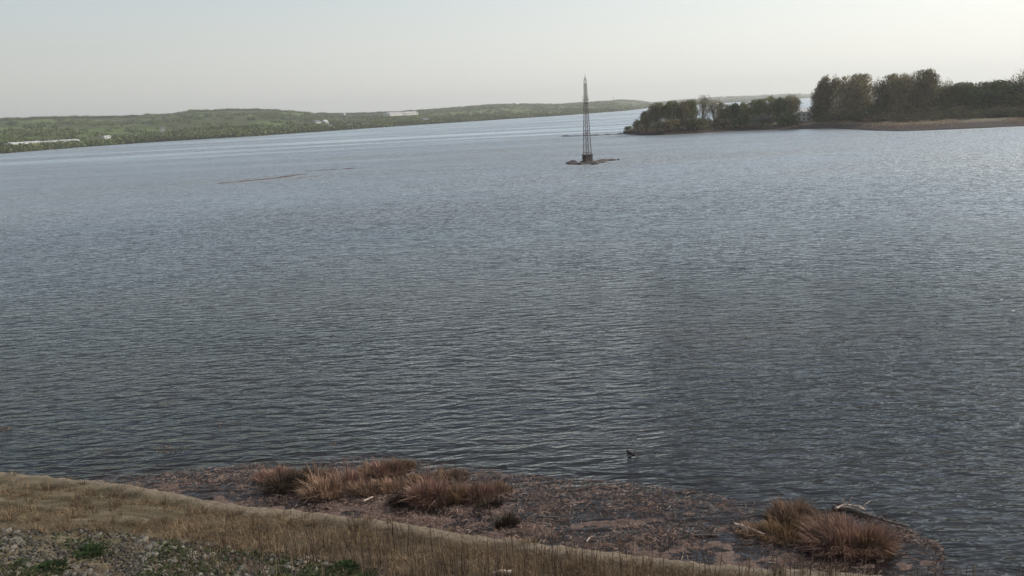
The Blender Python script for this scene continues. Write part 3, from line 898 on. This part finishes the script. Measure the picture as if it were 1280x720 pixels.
tree(1036, 150.5, 92, 24, 'brown', 'tall narrow tree standing free between two gaps')
tree(1068, 150, 91, 40, 'brown', 'broad dense flat topped brown tree right of the tall narrow one')
tree(1060, 150.5, 118, 36, 'bbush', 'wide brown thicket under the broad flat topped tree', 'shrub')
tree(1097, 149, 93, 18, 'bare', 'slim twiggy tree right of the gap beside the broad one')
tree(1110, 148.5, 91, 24, 'brown', 'brown tree second in the tall row, left of its middle')
tree(1124, 148, 89.5, 26, 'brown', 'brown tree in the middle of the tall row')
tree(1137, 148, 90, 20, 'bare', 'thin twiggy tree left of the highest one')
tree(1153, 147.5, 85, 32, 'brown', 'highest tree of the wooded point, dome topped')
tree(1088, 148.5, 124, 30, 'gbush', 'dark green thicket below the gap beside the broad tree', 'shrub')
tree(1118, 147.5, 122, 40, 'bbush', 'wide brown thicket under the middle of the tall row', 'shrub')
tree(1146, 146.5, 120, 34, 'gbush', 'dark green thicket under the highest tree', 'shrub')
tree(1181, 145.5, 95, 16, 'bare', 'faint bare tree poking up right of the highest one')
tree(1178, 145.5, 106, 32, 'olive', 'olive tree stepping down right of the highest one')
tree(1198, 144.5, 102, 32, 'olive', 'yellowish olive tree in the low right part of the wood')
tree(1220, 144, 101, 36, 'green', 'green domed tree left of the big dark bushy one')
tree(1247, 143, 99, 46, 'green', 'big dark green bushy tree near the right edge')
tree(1212, 143, 124, 36, 'bbush', 'brown thicket under the yellowish olive tree', 'shrub')
tree(1240, 142, 118, 44, 'gbush', 'large green thicket at the foot of the big bushy tree', 'shrub')
tree(1275, 142, 85, 34, 'bare', 'tall bare twiggy tree cut by the right edge')
tree(1268, 142, 112, 30, 'olive', 'olive tree under the bare one at the right edge')
for i, (px, top, wd, kd) in enumerate([(1300, 82, 36, 'brown'), (1325, 90, 34, 'green'), (1352, 84, 36, 'brown'), (1380, 92, 40, 'olive')]):
    tree(px, 141, top, wd, kd, ['brown tree just outside the right edge', 'green tree beyond the right edge', 'tall brown tree beyond the right edge', 'olive tree farthest beyond the right edge'][i])

# undergrowth that fills the wood behind and between the trunks
us = []; uz = []
for k in range(950):
    px = random.uniform(792, 1500)
    if 999 < px < 1019: continue
    j = min(int(np.interp(px, ppx, np.arange(N))), N - 1)
    i = random.uniform(5.0 if px < 1040 else 6.0, 9.0); i0 = int(i); q = V[i0, j] * (1 - i + i0) + V[i0 + 1, j] * (i - i0)
    hmax = 6.5 if px > 1028 else (2.0 + 1.6 * min(1, (px - 792) / 60))
    hh_ = hmax * random.uniform(.25, 1.0) * (.55 + .45 * (i - 5) / 4)
    us.append((q[0] + random.uniform(-2, 2), q[1] + random.uniform(-2, 2), q[2] - .2)); uz.append((hh_ * .95 + 1, hh_ * .95 + 1, hh_))
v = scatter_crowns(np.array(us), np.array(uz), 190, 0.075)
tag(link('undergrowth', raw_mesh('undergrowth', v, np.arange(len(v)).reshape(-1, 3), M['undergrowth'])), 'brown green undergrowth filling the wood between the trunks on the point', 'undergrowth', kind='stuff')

# white house in the gap
p = pen_spot(1009, 152); gz = p.z
hs_ = link('house', None, loc=(p.x, p.y + 6, gz), rz=math.radians(-18)); tag(hs_, 'white two storey house glimpsed in the gap between the trees', 'house')
t = MT('house_white'); M['house_white'] = t.surf(t.ramp(t.noise(t.pos(), 0.6, 4), [(0.3, (0.70, 0.69, 0.66)), (0.7, (0.82, 0.81, 0.78))]), 0.7)
mb = MB(); mb.box((0, 0, 2.0), (6.2, 6, 4.6)); mb.build('wall', M['house_white'], hs_)
mb = MB(); mb.add([(-3.4, -3.4, 4.3), (3.4, -3.4, 4.3), (3.4, 0, 6.1), (-3.4, 0, 6.1), (3.4, 3.4, 4.3), (-3.4, 3.4, 4.3)], [(0, 1, 2, 3), (3, 2, 4, 5), (0, 3, 5), (1, 4, 2), (0, 5, 4, 1)])
rf = mb.build('roof', M['house_white'], hs_)
for x in (-1.9, 0, 1.9):
    for z in (1.2, 3.0):
        mb = MB(); mb.box((x, -3.05, z), (0.9, 0.14, 0.8)); mb.build('window', M['glass'], hs_)

# mounds of cut reed on the shore
def reed_blades(mb_list, n, R, H, spread, rs, flat=1.0, width=0.014, ey=0.8):
    """curved blades leaning outwards from an oval footing -> verts, tri faces"""
    r = rs.random(n) ** 0.6 * R; an = rs.random(n) * 2 * np.pi
    bx = r * np.cos(an); by = r * np.sin(an) * ey
    hh = H * (0.35 + 0.85 * rs.random(n) ** 1.4) * 1.25 * (1 - 0.55 * (r / R) ** 2)
    la = an + rs.normal(size=n) * 0.7
    le = spread * (0.15 + (r / R)) * rs.uniform(.3, 1.2, n) * hh
    wild = rs.random(n) < 0.22
    lump = 0.62 + 0.38 * np.sin(an * 3 + r * 2.1 / max(R, .01) + n) * np.cos(r / max(R, .01) * 5 + n * .7)
    hh = hh * lump
    le = np.where(wild, hh * rs.uniform(.6, 1.5, n) * min(1, spread + .3), le); hh = np.where(wild, hh * .6, hh)
    side = la + np.pi / 2 + rs.normal(size=n) * .8
    wx = np.cos(side) * width; wy = np.sin(side) * width
    dx = np.cos(la) * le; dy = np.sin(la) * le
    droop = hh * rs.uniform(0, .25, n)
    V_ = np.zeros((n, 5, 3))
    V_[:, 0] = np.stack([bx - wx, by - wy, np.zeros(n) - .05], 1); V_[:, 1] = np.stack([bx + wx, by + wy, np.zeros(n) - .05], 1)
    V_[:, 2] = np.stack([bx + dx * .4 + wx * .8, by + dy * .4 + wy * .8, hh * .65], 1); V_[:, 3] = np.stack([bx + dx * .4 - wx * .8, by + dy * .4 - wy * .8, hh * .65], 1)
    V_[:, 4] = np.stack([bx + dx, by + dy, hh - droop], 1)
    return V_


def blades_mesh(name, V_, mat):
    n = len(V_)
    o = np.arange(n)[:, None] * 5
    tri = np.concatenate([o + np.array([[0, 1, 2]]), o + np.array([[0, 2, 3]]), o + np.array([[3, 2, 4]])], 1).reshape(-1, 3)
    return raw_mesh(name, V_.reshape(-1, 3), tri, mat)


for px, py, wpx, hpx, lb in ((1102, 151, 46, 9, 'low tan mound of dead grass on the shore below the tall trees'), (1229, 139.5, 34, 7, 'small tan mound of dead grass on the shore below the big bushy tree')):
    p = pen_spot(px, py); k = math.hypot(p.x, p.y) / F
    V_ = reed_blades(None, 2600, wpx * k / 2, hpx * k, .35, rng, width=.10, ey=0.5)
    tag(link('grass_mound', blades_mesh('grass_mound', V_, M['reed']), loc=(p.x, p.y, pen_z(p) - .1)), lb, 'grass mound')

# reed fringe along the point's shore
n = 16000
u = rng.uniform(800, 1500, n)
bs = []
for px in u:
    j = min(np.interp(px, ppx, np.arange(N)), N - 1.01); j0 = int(j); g_ = j - j0
    vv = rng.choice([4, 5, 6, 7, 8]); f_ = rng.random()
    a_ = (V[vv, j0] * (1 - f_) + V[vv - 1, j0] * f_) * (1 - g_) + (V[vv, j0 + 1] * (1 - f_) + V[vv - 1, j0 + 1] * f_) * g_
    bs.append(a_)
bs = np.array(bs)
k = vfbm(bs[:, 0] / 14, bs[:, 1] / 14, 3) > -0.15
bs = bs[k]
V_ = reed_blades(None, len(bs), 0.3, 0.8, .4, rng, width=.09)
V_ += bs[:, None, :]
tag(link('shore_reeds', blades_mesh('shore_reeds', V_, M['reed'])), 'strip of dry tan reeds along the shore of the wooded point', 'reeds', kind='stuff')

# ------------------------------------------------------------------ near reeds
def clump(px, py, wpx, hpx, mat, label, n=1400, spread=.5, width=.011, ey=.7):
    p = at(px, py, 0.0); d = math.sqrt(p.x ** 2 + p.y ** 2 + CAMH ** 2) / F
    V_ = reed_blades(None, int(n * 1.15), wpx * d / 2 * 1.12, hpx * d * 0.88, spread * 1.25, rng, width=width, ey=ey)
    # broken, bent blades around the foot
    z = hz(p.x, p.y)
    o = link('reed_clump', blades_mesh('reed_clump', V_, M[mat]), loc=(p.x, p.y, max(z, -0.03)))
    tag(o, label, 'reeds', 'dead reed clumps in the shallows')
    return o


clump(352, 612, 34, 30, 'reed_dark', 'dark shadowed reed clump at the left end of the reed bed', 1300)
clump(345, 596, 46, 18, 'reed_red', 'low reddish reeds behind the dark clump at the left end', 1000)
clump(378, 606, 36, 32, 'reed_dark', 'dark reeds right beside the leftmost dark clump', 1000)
clump(405, 618, 44, 36, 'reed', 'pale tan drooping reeds right of the dark left clumps', 1500, .7)
clump(398, 598, 36, 22, 'reed', 'tan reeds standing behind the drooping pale ones', 900)
clump(432, 606, 40, 28, 'reed_red', 'reddish tangle of reeds left of the middle', 1200)
clump(455, 616, 36, 22, 'reed', 'short tan reeds in front of the reddish tangle', 900)
clump(458, 594, 36, 20, 'reed', 'thin tan reeds at the back left of the rust brown clump', 800)
clump(482, 592, 42, 26, 'reed_red', 'rust brown reed clump at the back of the bed', 1500, .45)
clump(500, 584, 34, 17, 'reed_gold', 'short golden reeds at the back edge right of the rust brown clump', 700)
clump(486, 610, 40, 20, 'reed', 'low tan reeds in front of the rust brown clump', 900)
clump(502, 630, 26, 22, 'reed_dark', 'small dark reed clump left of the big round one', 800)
clump(538, 626, 48, 42, 'reed_red', 'big round reddish brown reed clump in the middle', 2600, .5)
clump(522, 602, 34, 16, 'reed', 'low tan reeds behind the big round clump', 700)
clump(570, 626, 26, 34, 'reed_gold', 'pale golden reeds leaning on the right of the big round clump', 900, .35)
clump(596, 622, 44, 30, 'reed_red', 'reddish reeds right of the pale golden ones', 1300)
clump(560, 596, 46, 14, 'reed', 'low scattered tan reeds at the back between big clump and open water', 700)
clump(622, 612, 32, 16, 'reed', 'short tan reeds at the right end of the bed', 600)
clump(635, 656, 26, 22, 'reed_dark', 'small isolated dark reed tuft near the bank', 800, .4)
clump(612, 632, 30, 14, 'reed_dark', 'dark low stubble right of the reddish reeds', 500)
clump(989, 646, 50, 30, 'reed', 'tan brown reed tuft behind the right hand mound', 1500, .4)
clump(985, 668, 62, 22, 'reed_gold', 'golden low reeds left of the right hand mound', 1500, .6)
clump(940, 664, 36, 13, 'reed', 'low straggly reeds at the left of the golden ones', 500)
clump(1030, 672, 46, 30, 'reed', 'left part of the right hand reed mound, tan', 1400, .5)
clump(1062, 684, 84, 42, 'reed_red', 'large domed reddish reed mound at the right', 4200, .6, ey=.55)
clump(1088, 690, 36, 34, 'reed_gold', 'golden streaked reeds on the right flank of the large mound', 1000, .5)
clump(1035, 652, 50, 14, 'reed', 'pale matted reeds behind the large mound', 700)

# sparse stubble in the shallows
for i, (px, py, lb) in enumerate([(140, 565, 'faint reed stubble in open water at the left, nearest the dark patch'), (212, 562, 'twin tufts of reed stubble in the open water at left'), (208, 505, 'small far tuft of stubble out in the left water'),
                                  (285, 530, 'reddish stubble patch in the water left of the reed bed'), (418, 556, 'single short reed standing in water behind the reed bed')]):
    p = at(px, py, 0); n = 90 if i < 4 else 14
    V_ = reed_blades(None, n, (1.1, .8, .8, .9, .15)[i], (.16, .28, .14, .15, .35)[i], .9, rng, width=.009, ey=.6)
    tag(link('reed_stubble', blades_mesh('reed_stubble', V_, M['reed']), loc=(p.x, p.y, -.02)), lb, 'reed stubble', 'reed stubble in open water')

# litter of broken reed lying on mud and shallows
n = 34000
lpx = rng.uniform(110, 1180, n); q = rng.random(n)
P2 = []
for i in range(n):
    px = lpx[i]
    x0 = at(px, 600, 0).x
    top = np.interp(px, [a for a, b in SHAL], [b for a, b in SHAL]); bot = np.interp(px, [a for a, b in LIP], [b for a, b in LIP]) + 2
    py = top + (bot - top) * (q[i] * 0.95 + .05)
    p = at(px, py, 0.02)
    k_ = float(vfbm(np.array(p.x * .45), np.array(p.y * .8), 17, 3))
    dens = 0.22 + (k_ + .25) * 1.3
    dens += 0.9 * math.exp(-((px - 700) / 75) ** 2 - ((py - 620) / 22) ** 2)
    dens += 0.7 * math.exp(-((px - 470) / 110) ** 2 - ((py - 612) / 22) ** 2)
    dens += 0.6 * math.exp(-((px - 1000) / 90) ** 2 - ((py - 664) / 14) ** 2)
    dens *= float(sstep(120, 360, px + 60 * k_)) * (1 if px > 360 else .8)
    if rng.random() < dens: P2.append((p.x, p.y))
P2 = np.array(P2); n = len(P2)
zz = np.maximum(bank_h(P2[:, 0], P2[:, 1]), 0.0) + rng.uniform(0.0, .06, n)
L = .03 + .24 * rng.random(n) ** 2.4 ; an = rng.normal(0.1, .9, n); wd = rng.uniform(.003, .009, n)
dx = np.cos(an) * L / 2; dy = np.sin(an) * L / 2; wx = -np.sin(an) * wd; wy = np.cos(an) * wd
tz = rng.normal(0, .035, n)
q_ = np.zeros((n, 4, 3))
q_[:, 0] = np.stack([P2[:, 0] - dx - wx, P2[:, 1] - dy - wy, zz - tz], 1); q_[:, 1] = np.stack([P2[:, 0] + dx - wx, P2[:, 1] + dy - wy, zz + tz], 1)
q_[:, 2] = np.stack([P2[:, 0] + dx + wx, P2[:, 1] + dy + wy, zz + tz + .01], 1); q_[:, 3] = np.stack([P2[:, 0] - dx + wx, P2[:, 1] - dy + wy, zz - tz + .01], 1)
tag(link('reed_litter', raw_mesh('reed_litter', q_.reshape(-1, 3), np.arange(n * 4).reshape(-1, 4), M['litter'])), 'broken reed litter matted over the brown shallows', 'litter', kind='stuff')


# driftwood
def branch(name, label, pts2, rad, mat, z=0.06, twigs=0, zs=None):
    pts = []
    for i, (a_, b_) in enumerate(pts2):
        p = at(a_, b_, z if zs is None else zs[i]); pts.append(p)
    base = pts[0].copy()
    mb_ = MB(); fine = []
    for i in range(len(pts) - 1):
        for k in range(5):
            f_ = k / 5; p = pts[i].lerp(pts[i + 1], f_) - base
            p += Vector((0, 0, .012 * noise.noise(p * 6))); fine.append(p)
    fine.append(pts[-1] - base)
    rd = [rad * (1 - .6 * i / len(fine)) * (1 + .15 * math.sin(i * 2.1)) for i in range(len(fine))]
    root = link(name, None, loc=base) if twigs else None
    mb_.tube([p[:] for p in fine], rd, 7)
    if not twigs:
        o = mb_.build(name, mat, None, True); o.location = base
        tag(o, label, 'driftwood'); return o
    tag(root, label, 'driftwood')
    mb_.build('stem', mat, root, True)
    for k in range(twigs):
        p = fine[random.randrange(1, len(fine) - 1)]
        e = p + Vector((random.uniform(-.35, .35), random.uniform(-.2, .2), random.uniform(.05, .3)))
        m2_ = MB(); m2_.tube([p[:], (p.lerp(e, .5) + Vector((0, 0, .04)))[:], e[:]], [rad * .4, rad * .3, rad * .12], 5); m2_.build('twig', mat, root, True)
    return root


branch('driftwood_branch', 'long dark driftwood branch lying in the water behind the large reed mound', [(1040, 634), (1062, 636), (1088, 645), (1110, 652), (1137, 658)], .085, M['wood'], .08, 6)
branch('driftwood_branch', 'pale forked driftwood behind the large reed mound', [(1044, 636), (1055, 631), (1075, 633), (1082, 638)], .05, M['pale_wood'], .12, 5)
branch('driftwood_log', 'short dark stick floating left of the golden reeds', [(864, 669.5), (880, 669), (898, 668.6)], .045, M['wood'], .04)
branch('driftwood_log', 'pale broken driftwood log left of the golden reeds', [(917, 656), (930, 658), (945, 664), (955, 668)], .07, M['pale_wood'], .10)
branch('driftwood_log', 'dark short stump lying next to the pale broken log', [(926, 660), (936, 667)], .07, M['wood'], .06)
branch('driftwood_log', 'short pale stick on the mud below the rust brown reeds', [(453, 627), (466, 621)], .05, M['pale_wood'], .10)
branch('driftwood_log', 'thin dark stick lying in the litter mat near the bank', [(672, 646), (708, 647)], .03, M['wood'], .05)
branch('driftwood_branch', 'small dark snag poking out of the open water', [(784, 563), (790, 566), (797, 571)], .05, M['wood'], .04, 3)
branch('driftwood_branch', 'small bent pale branch on the mud near the bank', [(733, 677), (738, 671), (744, 670)], .03, M['pale_wood'], .08)

# ------------------------------------------------------------------ vegetation on the bank
def bank_at(px, py):
    z = 2.0
    for _ in range(14):
        p = at(px, py, z); z = 0.5 * z + 0.5 * hz(p.x, p.y)
    return at(px, py, z)


def bank_at_many(px, py):
    px = np.asarray(px, float); py = np.asarray(py, float)
    dx, dy, dz = [(fw[i] * F + rt[i] * (px - 640) + up[i] * (360 - py)) / F for i in range(3)]
    z = np.full(len(px), 2.0)
    for _ in range(14):
        k_ = (z - CAMH) / dz; z = 0.5 * z + 0.5 * bank_h(dx * k_, dy * k_)
    k_ = (z - CAMH) / dz
    return np.stack([dx * k_, dy * k_, z], 1)


def on_bank(n, x0, x1, smin, smax):
    x = rng.uniform(x0, x1, n); s = rng.uniform(smin, smax, n)
    return x, lip_y(x) - s


def sight(x, y, z):
    dx, dy, dz = x, y, z - CAMH
    w_ = dx * fw.x + dy * fw.y + dz * fw.z
    return 640 + F * (dx * rt.x + dy * rt.y + dz * rt.z) / w_, 360 - F * (dx * up.x + dy * up.y + dz * up.z) / w_


# short dry grass
n = 150000
x, y = on_bank(n, -27, 16, 0.25, 9.5)
s = lip_y(x) - y
dn = vfbm(x * .6, y * .9, 51, 3)
left = sstep(-8, -15, x)
prob = np.clip(0.85 + dn * 1.2 - left * (0.55 - 0.25 * sstep(4, 6, s)), 0.05, 1) * sstep(0.1, 1.2, s)
k = rng.random(n) < prob; x = x[k]; y = y[k]; s = s[k]
gx, gy = sight(x, y, bank_h(x, y))
stony = (gx < 480) & (gy > np.interp(gx, [0, 120, 200, 300, 400, 480], [668, 668, 680, 690, 704, 722]))
k2 = ~(stony & (rng.random(len(x)) < .8))
x = x[k2]; y = y[k2]; k = np.flatnonzero(k)[k2]
# tussocks, some hanging over the lip
tx = rng.uniform(-22, 15, 620); ts_ = rng.uniform(0.05, 7.5, 620) ** 1.0; ts_ = np.maximum(ts_, .9); ts_[:40] = rng.uniform(-0.1, .9, 40); ty = lip_y(tx) - ts_
tpx, tpy = sight(tx, ty, bank_h(tx, ty)); kk = ~((tpx < 480) & (tpy > np.interp(tpx, [0, 120, 200, 300, 400, 480], [672, 672, 684, 694, 708, 726])))
tx = tx[kk]; ty = ty[kk]
tus = []
for i in range(len(tx)):
    R_ = random.uniform(.10, .28); q_ = reed_blades(None, 46, R_, random.uniform(.22, .5), .9, rng, width=.007)
    q_ += np.array([tx[i], ty[i], float(bank_h(tx[i], ty[i])) - .02]); tus.append(q_)
V_ = reed_blades(None, len(x), 0.05, 0.34, 1.8, rng, width=.008)
V_[:, :, 2] *= ((0.75 + 0.6 * vfbm(x * .8, y * .8, 61, 2)) * (1 - 0.6 * left[k]))[:, None]
V_ += np.stack([x, y, bank_h(x, y)], 1)[:, None, :]
V_ = np.concatenate([V_] + tus)
tag(link('dry_grass', blades_mesh('dry_grass', V_, M['dry_grass'])), 'short brown dry grass covering the near bank', 'grass', kind='stuff')

# tall dead stems
n = 3200
x = rng.uniform(-9, 14, n); s = rng.uniform(.8, 7.5, n)
k = rng.random(n) < np.clip(.35 + .9 * vfbm(x * .5, s * .5, 71, 3) + .25 * sstep(-6, 4, x), 0.02, 1); x = x[k]; s = s[k]; y = lip_y(x) - s
mb = MB()
bz = bank_h(x, y)
for i in range(len(x)):
    hh = random.uniform(.35, 1.0) * (1.0 + .35 * float(sstep(-4, 2, x[i]))); lx = random.gauss(0, .09); ly = random.gauss(0, .09)
    b0 = Vector((x[i], y[i], bz[i] - .03)); tip = b0 + Vector((lx, ly, hh)); mid = b0.lerp(tip, .5) + Vector((random.gauss(0, .02), 0, 0))
    mb.tube([b0[:], mid[:], tip[:]], [.012, .009, .005], 3)
    if random.random() < .5:
        for q in range(random.randint(1, 4)):
            f_ = random.uniform(.5, .95); b1 = b0.lerp(tip, f_); e = b1 + Vector((random.gauss(0, .07), random.gauss(0, .07), random.uniform(.03, .14)))
            mb.tube([b1[:], e[:]], [.006, .003], 3)
tag(mb.build('dead_stems', M['stem']), 'thin upright dead weed stems standing along the near bank', 'weed stems', kind='stuff')

# stones
st_m = [rock_mesh(20 + s, 1, .45) for s in range(6)]
for r_ in st_m: r_.materials.append(M['stone'])


def stone_zone(px):
    return np.interp(px, [0, 120, 200, 300, 400, 480], [664, 664, 676, 686, 700, 716])


cnt = 0
spots = []
cpx = rng.uniform(-15, 430, 6000); cpy = np.array([rng.uniform(stone_zone(a_), 735) for a_ in cpx]); cpp = bank_at_many(cpx, cpy)
for k in range(6000):
    if cnt >= 260: break
    px = cpx[k]; py = cpy[k]
    nv = float(vfbm(np.array(px / 40.0), np.array(py / 18.0), 81, 2))
    if random.random() > .45 + nv * 1.2: continue
    p = Vector(cpp[k])
    if any((p.x - a_) ** 2 + (p.y - b_) ** 2 < .035 for a_, b_ in spots): continue
    spots.append((p.x, p.y))
    s = random.uniform(.11, .24)
    o = link('stone', random.choice(st_m), loc=(p.x, p.y, p.z + s * .12), sc=(s * random.uniform(1, 1.5), s, s * random.uniform(.7, 1.1)))
    o.rotation_euler = (random.uniform(-.4, .4), random.uniform(-.4, .4), random.uniform(0, 6.28))
    size = 'small' if s < .15 else 'middling' if s < .19 else 'large'
    if px < 75: where = 'in the bottom left corner'
    elif px < 160: where = 'around the bright green weed clump'
    elif px < 250: where = 'right of the bright green weed clump'
    elif px < 340: where = 'midway along the weedy strip'
    else: where = 'at the right end of the weedy strip'
    if py < stone_zone(px) + 10: where += ', upper edge'
    tag(o, size + ' pale angular stone ' + where, 'stone', 'pale stones on the near bank'); cnt += 1
# finer gravel
mb = MB()
gv = np.array([v.co[:] for v in rock_mesh(3, 1, .4).vertices]); gf = [tuple(pp.vertices) for pp in st_m[0].polygons]
cpx = rng.uniform(-30, 480, 9000); cpy = np.array([rng.uniform(stone_zone(a_) - 2, 745) for a_ in cpx]); cpp = bank_at_many(cpx, cpy)
for k in range(9000):
    px = cpx[k]; py = cpy[k]
    nv = float(vfbm(np.array(px / 35.0), np.array(py / 14.0), 83, 2))
    if random.random() > .6 + nv: continue
    p = Vector(cpp[k]); s = random.uniform(.04, .12); an_ = random.uniform(0, 6.28)
    R = np.array(Matrix.Rotation(an_, 3, 'Z'))
    mb.add((gv * np.array([s * random.uniform(1, 1.6), s, s])) @ R.T + np.array([p.x, p.y, p.z + s * .2]), gf)
tag(mb.build('gravel', M['stone']), 'grey and pale rubble scattered over the lower left of the near bank', 'gravel', kind='stuff')


# weeds: broad small leaves in low rosettes
def leaves_cloud(n, cx, cy, cz, R, H, size):
    r = np.sqrt(rng.random(n)) * R; an_ = rng.random(n) * 6.283
    c = np.stack([cx + r * np.cos(an_), cy + r * np.sin(an_), cz + H * rng.random(n) * (1 - (r / R) ** 2 * .7)], 1)
    la = an_ + rng.normal(0, .8, n); tl = rng.uniform(-.2, .8, n)
    d = np.stack([np.cos(la) * np.cos(tl), np.sin(la) * np.cos(tl), np.sin(tl)], 1); sd_ = np.stack([-np.sin(la), np.cos(la), 0 * la], 1)
    L_ = (size * rng.uniform(.5, 1.3, n))[:, None]
    return np.stack([c, c + d * L_ * .5 + sd_ * L_ * .25, c + d * L_, c + d * L_ * .5 - sd_ * L_ * .25], 1)


parts = []
for k in range(1100):
    px = random.uniform(-30, 470); top = stone_zone(px) + (10 if px < 120 else 4); py = random.uniform(top, 745)
    nv = float(vfbm(np.array(px / 50.0), np.array(py / 16.0), 91, 2))
    pr = .20 + nv * 1.1 + (.25 if py > 702 and px < 120 else 0)
    if random.random() > pr: continue
    p = Vector(bank_at_many([px], [py])[0]); parts.append(leaves_cloud(26, p.x, p.y, p.z, random.uniform(.12, .25), .10, .10))
q_ = np.concatenate(parts)
tag(link('ground_weeds', raw_mesh('ground_weeds', q_.reshape(-1, 3), np.arange(len(q_) * 4).reshape(-1, 4), M['weed'])), 'low green weeds growing between the stones of the near bank', 'weeds', kind='stuff')
for px, py, R, lb in ((112, 694, .36, 'bright green leafy weed clump among the stones at lower left'), (432, 714, .28, 'small green weed clump at the bottom, right end of the stones'), (60, 716, .4, 'dull green weed clump at the bottom left corner')):
    p = bank_at(px, py); q_ = leaves_cloud(420, 0, 0, 0, R, .20, .13)
    tag(link('weed_clump', raw_mesh('weed_clump', q_.reshape(-1, 3), np.arange(len(q_) * 4).reshape(-1, 4), M['dock']), loc=p), lb, 'weed')
p = bank_at(628, 722); p.z += .12
mb = MB(); mb.tube([(-.25, 0, 0), (0, .01, .03), (.25, 0, .02)], [.06, .075, .05], 7); o = mb.build('driftwood_log', M['pale_wood'])
o.location = p; tag(o, 'pale piece of wood lying in the grass at the bottom edge', 'driftwood')

# ------------------------------------------------------------------ haze
mb = MB(); mb.box((0, 4650, 97.5), (18600, 10300, 205))
t = MT('haze')
pv = t.n('ShaderNodeVolumePrincipled')
pv.inputs['Color'].default_value = (0.97, 0.985, 0.97, 1)
pv.inputs['Density'].default_value = 0.00016
pv.inputs['Anisotropy'].default_value = 0.3
t.l(pv.outputs[0], t.out.inputs['Volume'])
tag(mb.build('haze', t.m), kind='stuff', label='thin pale haze lying over the river', cat='haze')
